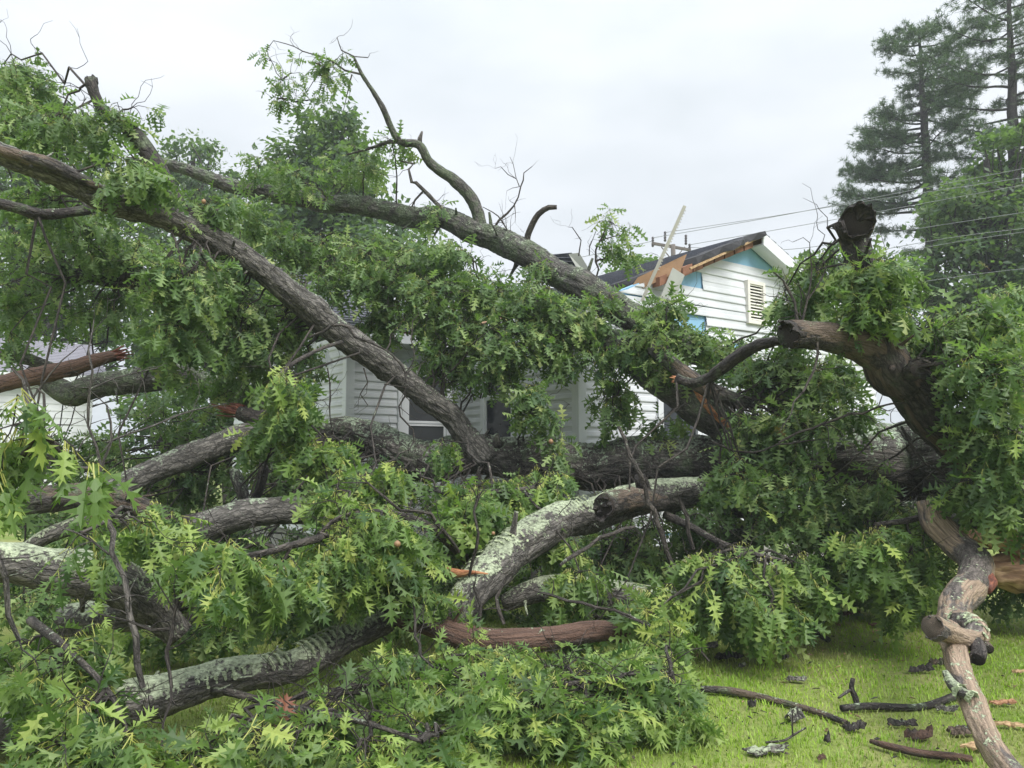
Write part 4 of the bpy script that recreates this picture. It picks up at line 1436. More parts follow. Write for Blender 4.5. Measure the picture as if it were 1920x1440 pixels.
def splinters(parent, p4, end, mat, n=16, length=0.18, name='splintered_end', spread=0.25, label=None):
    """jagged fibres standing out of a broken end"""
    r = np.random.default_rng(SEED[0] + 500)
    c = catmull(p4, 0.05)
    if end == 0: c = c[::-1]
    ax = norm(c[-1, :3] - c[-4 if len(c) > 4 else 0, :3])
    x = norm(np.cross(ax, [0.2, 0.1, 0.97])); y = np.cross(ax, x)
    R = c[-1, 3]
    vs, qs, ts, bcs, nn = [], [], [], [], 0
    for k in range(n):
        a = r.random() * 2 * math.pi
        rr = R * 0.9 * math.sqrt(r.random())
        p0 = c[-1, :3] - ax * R * 0.5 + (x * math.cos(a) + y * math.sin(a)) * rr
        d = norm(ax + (x * math.cos(a) + y * math.sin(a)) * spread * r.random() + r.normal(size=3) * 0.06)
        L = length * (0.35 + r.random()) + R * 0.5
        w = R * (0.18 + 0.2 * r.random())
        V, q, t, bc = tube(np.array([[*p0, w], [*(p0 + d * L * 0.6), w * 0.75], [*(p0 + d * L), 0.002]]), 6, 0.05, 0.0, 0.2, SEED[0] + k)
        vs.append(V); qs.append(q + nn); ts.append(t + nn); bcs.append(bc); nn += len(V)
    o = link(name, mesh_np(name, np.concatenate(vs), [np.concatenate(qs), np.concatenate(ts)], [M[mat]], False, {'bc': np.concatenate(bcs)}), parent)
    if label: o['label'] = label
    return o

def end_disc(parent, p4, end, mat, rim=None, depth=0.35, name='broken_end', label=None, scale=1.0):
    """hollow, ragged end face sitting just outside the tube's end"""
    SEED[0] += 1
    r = np.random.default_rng(SEED[0])
    c = catmull(p4, 0.05)
    if end == 0: c = c[::-1]
    ax = norm(c[-1, :3] - c[-3, :3])
    x = norm(np.cross(ax, [0.2, 0.1, 0.97])); y = np.cross(ax, x)
    R = c[-1, 3] * scale
    n = 26
    th = np.linspace(0, 2 * math.pi, n, endpoint=False)
    jj = 0.12 * r.random(n)
    rows, bc = [], []
    ph = r.random() * 6.28
    obl = 0.32 * np.cos(th - ph) + 0.16 * np.cos(2 * th + ph)          # the break runs obliquely
    jj = r.random(n) ** 2 * 0.55
    for f, dep, jk in ((0.97, -0.75, 0.0), (1.02, -0.12, 1.0), (0.93, -0.05, 0.75), (0.80, -0.25 - depth * 0.2, 0.3), (0.5, -0.3 - depth * 0.6, 0.15), (0.18, -0.3 - depth, 0.1)):
        k = R * (f + 0.045 * r.normal(size=n))
        dd = R * (dep + obl * (0.0 if f == 0.97 else 1.0) + jj * jk + 0.06 * r.normal(size=n))
        p = c[-1, :3] + ax * dd[:, None] + (x * np.cos(th)[:, None] + y * np.sin(th)[:, None]) * k[:, None]
        rows.append(p)
        bc.append(np.stack([np.cos(th) * k, np.sin(th) * k, dd], -1))
    V = np.concatenate(rows)
    idx = np.arange(len(V)).reshape(len(rows), n)
    a, b = idx[:-1], idx[1:]
    q = np.stack([a, np.roll(a, -1, 1), np.roll(b, -1, 1), b], 2).reshape(-1, 4)
    V = np.vstack([V, rows[-1].mean(0)])
    ring = idx[-1]
    t = np.stack([np.full(n, len(V) - 1), ring, np.roll(ring, -1)], 1)
    bc = np.vstack([np.concatenate(bc), [[0, 0, 0]]])
    o = link(name, mesh_np(name, V, [q, t], [M[mat]], False, {'bc': bc}), parent)
    if label: o['label'] = label
    return o

def lichen(parent, p4, n, upbias=0.55, size=0.022, seed=0, rng_t=(0.0, 1.0), thr=0.45):
    """crusty lichen flakes standing on the upper side of a limb, one part"""
    r = np.random.default_rng(seed + 900)
    s = catmull(p4, 0.05)
    c, rad = s[:, :3], s[:, 3]
    tan, N, B = frames(c)
    i = (r.uniform(rng_t[0], rng_t[1], n * 4) * (len(c) - 1)).astype(int)
    th = r.random(n * 4) * 2 * math.pi
    nrm = N[i] * np.cos(th)[:, None] + B[i] * np.sin(th)[:, None]
    pos = c[i] + nrm * (rad[i] * (1.0 + 0.02 * r.random(len(i))) + 0.002)[:, None]
    ok = (nrm[:, 2] > upbias + 0.35 * r.normal(size=len(i)) * 0.5) & (vnoise(pos * 6.0, seed) > thr)
    pos, nrm = pos[ok][:n], nrm[ok][:n]
    n = len(pos)
    if n == 0: return
    k = 6
    a = np.linspace(0, 2 * math.pi, k, endpoint=False)[None] + r.random((n, 1)) * 6
    x = norm(np.cross(nrm, r.normal(size=(n, 3)))); y = np.cross(nrm, x)
    rr = size * (0.5 + r.random((n, 1))) * (0.7 + 0.6 * r.random((n, k)))
    lift = 0.002 + 0.010 * r.random((n, k))
    ring = pos[:, None] + rr[..., None] * (np.cos(a)[..., None] * x[:, None] + np.sin(a)[..., None] * y[:, None]) + lift[..., None] * nrm[:, None]
    V = np.concatenate([pos[:, None] + nrm[:, None] * 0.003, ring], 1).reshape(-1, 3)
    o = (np.arange(n) * (k + 1))[:, None, None]
    j = np.arange(k)
    T = (o + np.stack([np.zeros(k, int), 1 + j, 1 + (j + 1) % k], 1)[None]).reshape(-1, 3)
    ob = link('lichen_crust', mesh_np('lichen_crust', V, [T], [M['lichenflake']], False), parent)
    ob['kind'] = 'stuff'

def wob_rows(rows, n=5):
    return rows

# ------------------------------------------------------------------ the fallen oak
oak = thing('fallen_oak_tree', 'huge uprooted oak lying across the yard against the white house', 'tree', [*P(1850, 900, 7.4)[:2], 0])
oakF = Foliage(oak, 300, 41)
def oak_limb(name, rows, mat, leafy=True, **kw):
    p4, o = add_limb(oak, name, rows, mat, **kw)
    if leafy: oakF.add_limb_curve(p4)
    return p4, o
trunk4, _ = oak_limb('trunk', [(2480, 985, 6.6, 330), (2250, 950, 6.9, 260), (2060, 915, 7.2, 204.2), (1900, 885, 7.5, 180.5), (1740, 868, 7.9, 152.0), (1520, 872, 8.1, 106.4), (1330, 873, 8.2, 89.3), (1180, 868, 8.3, 83.6), (1040, 862, 8.4, 79.8), (930, 858, 8.5, 76.0), (840, 858, 8.6, 70.3), (760, 850, 8.7, 72.2), (700, 826, 8.9, 62.7), (640, 815, 9.1, 55.1), (560, 828, 9.4, 45.6), (450, 850, 9.6, 38.0)],
         'bark_trunk', sides=64, step=0.035, amp=0.030, lump=0.10, label='thick mossy trunk lying level in front of the house')
limbB, _ = oak_limb('limb', [(905, 862, 8.5, 48.2), (872, 820, 8.45, 42.7), (838, 772, 8.4, 42.7), (745, 702, 8.2, 45.4), (640, 625, 7.9, 49.5), (560, 560, 7.6, 48.2), (470, 495, 7.3, 45.4), (400, 452, 7.1, 42.7), (300, 410, 6.8, 44.0), (200, 366, 6.5, 45.4), (100, 318, 6.2, 42.7), (0, 285, 6.0, 39.9), (-140, 238, 5.7, 37.2)], 'bark', sides=48, step=0.032, amp=0.020, lump=0.12,
         label='long bare limb sweeping up to the left edge')
limbA, _ = oak_limb('limb', [(1500, 775, 8.0, 45.1), (1420, 722, 8.1, 50.7), (1340, 672, 8.2, 53.5), (1240, 628, 8.4, 56.3), (1170, 590, 8.6, 56.3), (1100, 545, 8.8, 54.9), (1000, 490, 9.1, 50.7), (930, 455, 9.4, 45.1), (850, 420, 9.7, 40.1), (760, 400, 10, 35.2), (650, 386, 10.2, 32.4), (560, 374, 10.4, 31.0), (480, 360, 10.5, 28.2), (400, 336, 10.6, 23.9), (330, 312, 10.7, 18.3), (240, 300, 10.8, 11.3)],
         'bark_moss', sides=48, step=0.032, amp=0.020, lump=0.14, label='long mossy limb resting across the house roof')
limbL, _ = oak_limb('limb', [(1450, 872, 8.1, 66.6), (1370, 797, 8.0, 63.5), (1290, 747, 8.0, 65.0), (1230, 707, 8.1, 74.3), (1160, 655, 8.3, 72.7), (1090, 612, 8.6, 60.4), (1010, 580, 8.9, 44.9), (920, 568, 9.1, 31.0)],
         'bark_moss', sides=32, amp=0.020, label='thick mossy limb under the roof limb, split at its base')
limbC, _ = oak_limb('limb', [(1850, 975, 7.0, 64.7), (1828, 900, 6.8, 66.4), (1792, 812, 6.5, 73.4), (1728, 742, 6.3, 82.2), (1665, 695, 6.2, 80.4), (1640, 645, 6.2, 64.7), (1630, 580, 6.2, 52.4), (1616, 500, 6.2, 47.2), (1598, 452, 6.2, 51.3), (1602, 425, 6.12, 58.9), (1607, 414, 6.0, 62.7)], 'bark_old', sides=32, amp=0.018, lump=0.14, label='crooked dark limb rising to a rotten stump top')
end_disc(oak, limbC, 1, 'hollow', label='dark rotten top of the crooked limb')
st, _ = oak_limb('limb_stub', [(1700, 722, 6.25, 67.7), (1630, 668, 6.15, 62.7), (1570, 636, 6.0, 50.8), (1520, 628, 5.9, 49.1), (1478, 627, 5.8, 52.4)], 'bark_old', sides=28, amp=0.016, lump=0.12, label='short thick stub with a dark broken end')
end_disc(oak, st, 1, 'hollow')
kn, _ = oak_limb('knob', [(1685, 705, 6.2, 40), (1705, 694, 6.05, 34), (1724, 688, 5.92, 36)], 'bark_old', sides=20)
end_disc(oak, kn, 1, 'endgrain', depth=0.2)
kn, _ = oak_limb('knob', [(1600, 455, 6.2, 30), (1584, 440, 6.12, 24), (1572, 418, 6.1, 22)], 'bark_dark', sides=16)
tb, _ = oak_limb('branch', [(1485, 634, 6.0, 14), (1450, 640, 6.15, 19), (1410, 655, 6.35, 23), (1370, 682, 6.6, 23), (1330, 712, 6.8, 19), (1296, 720, 6.9, 16), (1268, 712, 6.95, 18)], 'bark_dark', sides=16, kink=0.5)
splinters(oak, tb, 1, 'splint', 8, 0.06)
sb, _ = oak_limb('limb_stub', [(1400, 760, 7.4, 27.2), (1345, 735, 7.3, 28.9), (1280, 697, 7.4, 28.1), (1246, 672, 7.5, 25.5), (1228, 654, 7.6, 25.5)], 'bark_old', sides=20)
end_disc(oak, sb, 1, 'endgrain', depth=0.15)
for p, q_ in (((1290, 722), (1360, 800)), ((1345, 780), (1372, 806))):
    sp4 = limb_pts([(p[0], p[1], 7.85, 18), ((p[0] + q_[0]) / 2, (p[1] + q_[1]) / 2, 7.8, 14), (q_[0], q_[1], 7.75, 6)])
    SEED[0] += 1
    V, q, t, bc = tube(sp4, 8, 0.05, 0.01, 0.2, SEED[0])
    link('split_wood', mesh_np('split_wood', V, [q, t], [M['splint']], False, {'bc': bc}), oak)
stub1, _ = oak_limb('limb_stub', [(405, 455, 7.12, 37.4), (340, 392, 7.05, 34.0), (288, 312, 7.0, 30.6), (248, 246, 6.95, 28.1), (205, 220, 6.9, 22.9), (183, 185, 6.9, 20.4), (172, 150, 6.9, 21.2)], 'bark_dark', sides=20, lump=0.14, label='dark snapped stub pointing up against the sky')
end_disc(oak, stub1, 1, 'hollow', depth=0.2)
oak_limb('branch', [(-60, 368, 6.3, 18), (30, 388, 6.5, 20), (70, 400, 6.6, 20), (140, 398, 6.8, 18), (190, 388, 7.0, 16), (240, 378, 7.0, 12)], 'bark_dark', sides=14)
oak_limb('limb', [(880, 560, 9.4, 30), (800, 530, 9.4, 34), (740, 503, 9.5, 36), (680, 482, 9.6, 34), (600, 470, 9.7, 26)], 'bark_moss', sides=20)
oak_limb('limb', [(420, 590, 8.9, 40), (350, 570, 8.8, 42), (270, 540, 8.8, 40), (210, 522, 8.9, 34), (120, 520, 9.0, 24)], 'bark_dark', sides=18)
# dead branches in the sky
ds, _ = oak_limb('dead_branch', [(912, 440, 9.5, 23.8), (885, 372, 9.5, 22.9), (850, 338, 9.5, 21.2), (806, 308, 9.5, 17.8), (784, 272, 9.45, 15.3), (752, 262, 9.4, 12.8), (736, 238, 9.35, 11.0), (722, 205, 9.3, 10.2), (702, 172, 9.25, 8.5), (682, 142, 9.2, 6.8), (664, 106, 9.15, 4.2)],
                 'bark_moss', leafy=False, sides=16, step=0.04, kink=0.9, label='long dead branch reaching up into the sky')
for rows, lf in (([(784, 272, 9.45, 13), (786, 258, 9.45, 10), (791, 246, 9.45, 4)], False),
             ([(756, 264, 9.4, 11), (720, 268, 9.5, 10), (690, 282, 9.6, 7), (650, 290, 9.7, 5)], False),
             ([(680, 140, 9.2, 6), (648, 132, 9.2, 5), (622, 112, 9.2, 4), (580, 100, 9.2, 3), (536, 82, 9.2, 2.5)], True),
             ([(664, 106, 9.15, 4), (640, 98, 9.15, 3), (632, 70, 9.15, 2)], False),
             ([(664, 106, 9.15, 3), (690, 108, 9.15, 2.5), (640, 68, 9.15, 1.5)][:2], False),
             ([(660, 140, 9.2, 4), (648, 180, 9.2, 2.5), (644, 208, 9.2, 1.5)], False),
             ([(620, 112, 9.2, 3), (596, 140, 9.2, 2.5), (580, 165, 9.2, 2), (560, 190, 9.2, 2)], True),
             ([(536, 82, 9.2, 2.5), (512, 74, 9.2, 2), (500, 95, 9.2, 2), (530, 150, 9.2, 2)], True),
             ([(840, 400, 9.6, 11), (815, 378, 9.6, 11), (795, 355, 9.55, 10), (770, 338, 9.5, 8), (763, 318, 9.5, 7), (776, 306, 9.5, 6), (752, 302, 9.5, 4)], False),
             ([(795, 357, 9.55, 6), (778, 372, 9.6, 5), (772, 388, 9.6, 4)], False),
             ([(996, 478, 9.15, 16), (990, 450, 9.15, 14), (998, 425, 9.1, 13), (1012, 400, 9.05, 12), (1030, 388, 9.0, 11), (1044, 388, 9.0, 9)], False),
             ([(920, 452, 9.4, 8), (935, 412, 9.4, 6), (965, 386, 9.4, 5), (974, 350, 9.4, 4), (985, 325, 9.4, 3), (998, 312, 9.4, 1.5)], False),
             ([(974, 350, 9.4, 3), (968, 335, 9.4, 2.5), (940, 315, 9.4, 2), (928, 316, 9.4, 1)], False),
             ([(968, 335, 9.4, 2), (962, 310, 9.4, 1.5), (956, 294, 9.4, 1)], False),
             ([(974, 350, 9.4, 2), (962, 352, 9.4, 1.5), (950, 358, 9.4, 1)], False),
             ([(960, 470, 9.3, 6), (952, 432, 9.3, 4), (935, 405, 9.3, 3), (905, 388, 9.3, 2)], False),
             ([(965, 386, 9.4, 3), (968, 402, 9.4, 2), (966, 415, 9.4, 1)], False),
             ([(1120, 540, 9.0, 6), (1118, 490, 9.0, 5), (1128, 450, 9.0, 4), (1140, 425, 9.0, 3), (1150, 420, 9, 2)], True),
             ([(1128, 450, 9.0, 3), (1170, 440, 9.0, 2), (1180, 470, 9.0, 2)], True),
             ([(1085, 480, 9.2, 4), (1088, 450, 9.2, 3), (1075, 428, 9.2, 2), (1066, 426, 9.2, 1)], False),
             ([(1105, 478, 9.2, 3), (1110, 450, 9.2, 2), (1118, 432, 9.2, 1.5)], False),
             ([(1500, 628, 5.9, 12), (1494, 590, 5.9, 9), (1480, 545, 5.9, 7), (1450, 510, 5.9, 4)], False),
             ([(1502, 622, 5.9, 8), (1516, 560, 5.9, 6), (1522, 500, 5.9, 4), (1518, 455, 5.9, 2)], False),
             ([(1516, 560, 5.9, 5), (1545, 520, 5.9, 4), (1552, 500, 5.9, 3), (1540, 478, 5.9, 2)], False),
             ([(1505, 610, 5.9, 4), (1504, 560, 5.95, 3), (1500, 540, 5.95, 2)], False),
             ([(1518, 455, 5.9, 2), (1505, 452, 5.9, 1.5), (1486, 454, 5.9, 1)], False),
             ([(1532, 632, 5.85, 7), (1524, 690, 5.8, 7), (1505, 735, 5.7, 6), (1480, 775, 5.6, 4), (1462, 808, 5.55, 2)], False)):
    p4, _ = add_limb(oak, 'branch', rows, 'twig_pale' if rows[0][1] < 420 else 'twig', shoots=(0 if rows[0][3] > 12.5 else 5), sides=9, step=0.05, amp=0.0, lump=0.15, kink=0.8)
    if lf: oakF.add_limb_curve(p4)

# torn strip of bare wood along the upper left limb
bare4 = limb_pts([(-20, 276, 5.86, 14), (40, 294, 5.98, 20), (90, 308, 6.06, 24), (140, 332, 6.22, 20), (190, 354, 6.38, 14), (228, 372, 6.5, 6)])
SEED[0] += 1
V, q, t, bc = tube(bare4, 16, 0.04, 0.012, 0.2, SEED[0])
o = link('torn_bark_strip', mesh_np('torn_bark_strip', V, [q, t], [M['bark_old']], True, {'bc': bc}), oak)
o['label'] = 'bare brown wood where bark tore off the limb'

# ------------------------------------------------------------------ loose limbs and logs in front
LIMBS = {}
def fallen(key, label, rows, mat, name='fallen_limb', cat='limb', part='bark_log', group='broken limbs lying in the pile', **kw):
    p = limb_pts(rows)
    m_ = p[len(p) // 2]
    root = thing(name, label, cat, [m_[0], m_[1], max(0, m_[2] - m_[3])], group)
    p4, _ = add_limb(root, part, rows, mat, **kw)
    LIMBS[key] = (root, p4)
    return root, p4
# big lichen limb rising to the right at centre
g, p4 = fallen('G', 'thick lichen covered limb slanting up from the lawn at centre', [(852, 1178, 5.6, 33.9), (862, 1150, 5.6, 51.5), (880, 1110, 5.7, 66.2), (918, 1068, 5.9, 72.1), (985, 1012, 6.2, 69.2), (1060, 974, 6.6, 63.3), (1130, 952, 6.9, 57.4), (1220, 937, 7.2, 55.9), (1320, 932, 7.5, 54.5), (1430, 945, 7.8, 44.2)],
               'bark_lichen', sides=38, amp=0.020, lump=0.08)
s4, _ = add_limb(g, 'limb_stub', [(1240, 934, 7.0, 34), (1195, 940, 6.72, 42), (1160, 946, 6.5, 42), (1130, 954, 6.3, 44)], 'bark_old', sides=20)
end_disc(g, s4, 1, 'hollow', depth=0.7)
splinters(g, s4, 1, 'bark_dark', 9, 0.03, spread=0.1)
splinters(g, p4, 0, 'bark_dark', 8, 0.05, 'broken_end')
add_limb(g, 'knob', [(1215, 925, 7.0, 26), (1208, 905, 6.9, 24), (1204, 892, 6.85, 20)], 'bark_dark', sides=12)
sp4 = limb_pts([(838, 1072, 5.75, 16), (862, 1075, 5.65, 14), (888, 1073, 5.6, 8), (915, 1076, 5.62, 3)])
V, q, t, bc = tube(sp4, 8, 0.03, 0.008, 0.3, 71)
link('split_wood', mesh_np('split_wood', V, [q, t], [M['splint']], False, {'bc': bc}), g)
lichen(g, p4, 1100, 0.55, 0.009, 1, (0.05, 0.75), 0.45)
# reddish stripped branch
f_, p4 = fallen('F', 'reddish brown barkless branch lying curved at the centre front', [(735, 1142, 5.65, 30), (760, 1160, 5.55, 36), (800, 1172, 5.5, 42), (850, 1196, 5.42, 46), (905, 1208, 5.4, 44), (970, 1204, 5.4, 42), (1050, 1192, 5.5, 40), (1120, 1182, 5.6, 36), (1190, 1196, 5.7, 26)],
                'bark_red', sides=26, amp=0.008, lump=0.14)
splinters(f_, p4, 0, 'hollow', 10, 0.06)
splinters(f_, p4, 1, 'bark_dark', 8, 0.06)
# long lichen log bottom left
e_, p4 = fallen('E', 'long lichen crusted log curving along the bottom left', [(-90, 1378, 4.15, 72.0), (20, 1356, 4.2, 77.4), (130, 1346, 4.3, 77.4), (260, 1322, 4.4, 75.6), (380, 1294, 4.6, 66.6), (480, 1266, 4.8, 57.6), (560, 1236, 5.1, 52.2), (640, 1196, 5.4, 46.8), (725, 1158, 5.7, 39.6)],
                'bark_lichen', sides=40, amp=0.016, lump=0.07)
splinters(e_, p4, 1, 'hollow', 14, 0.08)
lichen(e_, p4, 2600, 0.62, 0.0095, 2, (0.22, 0.98), 0.38)
lichen(e_, p4, 350, 0.7, 0.009, 3, (0.0, 0.2), 0.4)
h_, p4 = fallen('H', 'thick bent grey limb dipping down at the left edge', [(-60, 1058, 4.9, 70), (40, 1060, 5.0, 72), (120, 1070, 5.1, 78), (190, 1090, 5.2, 80), (240, 1118, 5.3, 74), (290, 1152, 5.4, 58), (330, 1190, 5.45, 44)],
                'bark_lichen', sides=34, amp=0.018, lump=0.06)
h2, p4 = fallen('H2', 'pale lichen plastered log behind the bent grey limb', [(120, 1172, 5.5, 56), (220, 1150, 5.5, 62), (320, 1132, 5.55, 58), (430, 1106, 5.6, 50), (570, 1082, 5.75, 44), (660, 1065, 5.9, 36)],
                'bark_lichen', sides=28, amp=0.014)
i_, p4 = fallen('I', 'arched weathered limb at the left, above the bent grey limb', [(35, 945, 6.0, 48), (110, 935, 6.1, 48), (190, 930, 6.2, 46), (255, 944, 6.3, 42), (310, 978, 6.4, 38), (350, 1020, 6.5, 30)],
                'bark_old', sides=24, amp=0.016)
j_, p4 = fallen('J', 'dark limb slanting up to a fresh orange break at left', [(180, 930, 6.5, 33.4), (250, 900, 6.7, 40.5), (330, 866, 7.0, 44.0), (410, 832, 7.2, 44.0), (465, 812, 7.3, 40.5), (505, 806, 7.4, 29.9)],
                'bark', sides=26, amp=0.018)
splinters(j_, p4, 1, 'splint', 16, 0.22, spread=0.3, label='fresh orange splintered wood')
j2, p4 = fallen('J2', 'hollow red brown broken limb end over the orange break', [(600, 830, 7.6, 30), (545, 806, 7.6, 38), (495, 788, 7.7, 36), (450, 772, 7.8, 26)], 'bark_dark', sides=20)
splinters(j2, p4, 1, 'splint_red', 18, 0.22, spread=0.35)
k_, p4 = fallen('K', 'dark log with a pale lichen top left of centre', [(362, 992, 6.2, 56), (430, 974, 6.3, 56), (500, 964, 6.4, 54), (560, 966, 6.5, 48), (650, 976, 6.7, 40), (740, 985, 6.9, 30)],
                'bark', sides=26, amp=0.018)
end_disc(k_, p4, 0, 'hollow', depth=0.2)
l_, p4 = fallen('L', 'sagging moss covered limb in front of the far garage', [(60, 690, 8.4, 28), (95, 722, 8.3, 36), (140, 738, 8.2, 42), (205, 720, 8.2, 44), (290, 708, 8.3, 48), (360, 716, 8.5, 46), (460, 750, 8.8, 38), (540, 790, 9.0, 30)], 'bark_moss', sides=26, amp=0.018)
m_, p4 = fallen('M', 'red broken branch with a torn tip crossing the garage', [(-70, 745, 7.2, 26.4), (0, 718, 7.25, 29.9), (60, 702, 7.3, 31.7), (120, 686, 7.4, 29.9), (185, 672, 7.5, 24.6), (215, 667, 7.6, 17.6)], 'bark_red', sides=22)
splinters(m_, p4, 1, 'splint_red', 14, 0.16, spread=0.5)
m2, p4 = fallen('M2', 'thin mossy limb lying over the garage eave at left', [(-80, 655, 7.9, 16), (0, 664, 8.0, 18), (60, 676, 8.1, 20), (110, 690, 8.2, 16)], 'bark_moss', sides=14)
n_, p4 = fallen('N', 'slim lichen branch lying under the arched weathered limb', [(20, 1060, 6.1, 20), (70, 1015, 6.1, 26), (130, 988, 6.15, 28), (190, 972, 6.2, 24), (260, 985, 6.3, 16)], 'bark_lichen', sides=16)
g2, p4 = fallen('G2', 'pale lichen log half hidden right of the slanting limb', [(940, 1130, 6.3, 30), (1000, 1112, 6.3, 44), (1060, 1106, 6.35, 50), (1130, 1112, 6.4, 50), (1210, 1122, 6.5, 46), (1300, 1134, 6.6, 36)], 'bark_lichen', sides=26)
bk, p4 = fallen('BK', 'dark mossy log behind the hanging leaves at lower right', [(1330, 1010, 7.3, 36), (1460, 990, 7.3, 46), (1600, 978, 7.3, 52), (1760, 972, 7.3, 50), (1920, 970, 7.2, 46), (2060, 975, 7.2, 44)], 'bark_moss', sides=26, amp=0.02)
# splinter stubs standing in the dark gap
for key, lab, rows, mt in (('S1', 'mossy upright stub in the dark gap at left', [(468, 968, 7.0, 14), (458, 930, 7.0, 20), (446, 895, 7.0, 22), (440, 878, 7.0, 16)], 'bark_moss'),
                           ('S2', 'brown upright stub in the dark gap at left', [(478, 945, 7.1, 10), (490, 905, 7.1, 17), (494, 880, 7.1, 18), (492, 866, 7.1, 14)], 'bark_old')):
    fallen(key, lab, rows, mt, name='broken_stub', cat='stub', sides=14)
# split trunk at the right edge
sp = thing('split_log', 'freshly split orange log at the right edge', 'log', G(1900, 1100))
_, o = add_limb(sp, 'split_face', [(1790, 998, 7.0, 10), (1830, 1004, 6.9, 34), (1880, 1008, 6.8, 48), (1950, 1008, 6.7, 56), (2080, 1020, 6.6, 74), (2300, 1050, 6.4, 90)], 'split', sides=30, amp=0.05, lump=0.22)
_, o = add_limb(sp, 'lower_slab', [(1830, 1085, 6.9, 10), (1860, 1072, 6.85, 40), (1920, 1070, 6.8, 60), (2080, 1085, 6.7, 80), (2300, 1110, 6.5, 100)], 'split', sides=26, amp=0.05, lump=0.3)
_, o = add_limb(sp, 'bark_back', [(1800, 976, 7.2, 20), (1860, 978, 7.15, 46), (1940, 976, 7.1, 56), (2080, 980, 7.0, 70), (2300, 1000, 6.8, 90)], 'bark_trunk', sides=24, amp=0.025)
# snaking branch lower right
sn, p4 = fallen('SN', 'twisted peeling branch snaking down the right side of the lawn', [(1740, 940, 6.3, 40.5), (1752, 980, 6.25, 46.0), (1790, 1020, 6.1, 49.7), (1830, 1056, 5.85, 55.2), (1822, 1100, 5.55, 57.0), (1790, 1138, 5.25, 51.5), (1778, 1178, 4.95, 46.0), (1788, 1215, 4.65, 44.2), (1800, 1262, 4.38, 38.6), (1824, 1322, 4.1, 38.6), (1856, 1388, 3.85, 40.5), (1898, 1452, 3.6, 43.2), (1960, 1545, 3.3, 44.2)],
                'bark_snake', name='twisted_branch', cat='branch', sides=23, amp=0.010, lump=0.10, kink=0.3, step=0.03)
s4, _ = add_limb(sn, 'crook', [(1788, 1168, 4.92, 34), (1818, 1172, 4.84, 38), (1834, 1192, 4.74, 40), (1816, 1204, 4.66, 38), (1784, 1192, 4.58, 36), (1750, 1178, 4.5, 42)], 'bark_snake', sides=21, amp=0.008, lump=0.08, step=0.02)
end_disc(sn, s4, 1, 'endgrain', depth=0.06, name='weathered_end')
lichen(sn, s4, 90, 0.55, 0.009, 20, (0.0, 0.5), 0.3)
k4, _ = add_limb(sn, 'knob', [(1828, 1205, 4.65, 26), (1834, 1222, 4.55, 24), (1830, 1236, 4.5, 24)], 'bark_dark', sides=14)
end_disc(sn, k4, 1, 'hollow', depth=0.3)
k4, _ = add_limb(sn, 'knob', [(1846, 1208, 4.65, 18), (1852, 1216, 4.6, 16)], 'bark_old', sides=10)
c4, _ = add_limb(sn, 'lichen_flap', [(1822, 1308, 4.05, 16), (1800, 1298, 4.1, 20), (1782, 1278, 4.2, 16), (1772, 1260, 4.25, 10)], 'bark_lichen', sides=12, step=0.02)
lichen(sn, c4, 60, -0.2, 0.013, 21, (0, 1), 0.2)
# bark peel on it
_, o = add_limb(sn, 'bark_peel', [(1852, 1070, 5.72, 12), (1856, 1090, 5.6, 22), (1852, 1106, 5.5, 14)], 'splint_red', sides=10)

# ------------------------------------------------------------------ leafy branches lying in front: every one a thing
def leafy(key, label, stem_rows, n_single, tint=0.0, mat='twig', name='leafy_branch', seed=0):
    p4 = limb_pts(stem_rows)
    p4[:, 2] = np.maximum(p4[:, 2], p4[:, 3] + 0.02)
    c = p4[len(p4) // 2]
    root = thing(name, label, 'branch', [c[0], c[1], 0], 'torn leafy oak branches in front')
    add_limb(root, 'stem', None, mat, sides=10, step=0.05, amp=0.002, lump=0.12, kink=0.7, pts=p4)
    fo = Foliage(root, n_single, 200 + seed, tint, 1.10, 1.45)
    fo.add_limb_curve(p4)
    return root, fo
FB = []
# front centre pile
r1, f1 = leafy('c', 'bright leafy branch spread on the lawn at bottom centre', [(760, 1230, 5.0, 14), (900, 1265, 4.7, 12), (1050, 1285, 4.6, 10), (1180, 1265, 4.6, 8), (1260, 1260, 4.7, 5)], 220, 0.13, seed=1)
f1.blob(1130, 1285, 4.7, 160, 36, 0.4, 36, nleaf=12, hang=0.55)
f1.blob(940, 1295, 4.6, 120, 36, 0.35, 24, nleaf=12, hang=0.55)
f1.blob(1250, 1290, 4.6, 60, 45, 0.3, 14, hang=0.55)
f1.blob(1010, 1335, 4.3, 180, 24, 0.25, 26, hang=0.5)
f1.blob(900, 1240, 5.0, 90, 22, 0.3, 14, hang=0.5)
f1.blob(860, 1345, 4.25, 90, 22, 0.25, 14, hang=0.5)
f1.blob(1080, 1240, 5.0, 130, 22, 0.3, 16, hang=0.5)
f1.blob(1240, 1200, 5.3, 50, 26, 0.3, 8)
FB.append(f1)
r2, f2 = leafy('b', 'leafy branch covering the lawn at the very bottom left of centre', [(420, 1300, 4.4, 14), (560, 1330, 4.1, 12), (700, 1360, 3.8, 9), (790, 1390, 3.7, 6)], 220, 0.08, seed=2)
f2.blob(690, 1365, 4.15, 140, 26, 0.3, 32, nleaf=12, hang=0.5)
f2.blob(470, 1432, 3.7, 150, 14, 0.25, 20, hang=0.5)
f2.blob(700, 1425, 3.7, 110, 18, 0.25, 18, hang=0.5)
f2.blob(760, 1290, 4.5, 80, 40, 0.35, 20)
f2.blob(540, 1408, 3.95, 190, 14, 0.28, 36, nleaf=12, hang=0.45)
f2.blob(800, 1372, 4.1, 110, 22, 0.3, 26, nleaf=12, hang=0.45)
f2.blob(400, 1425, 3.85, 130, 10, 0.22, 18, nleaf=12, hang=0.5)
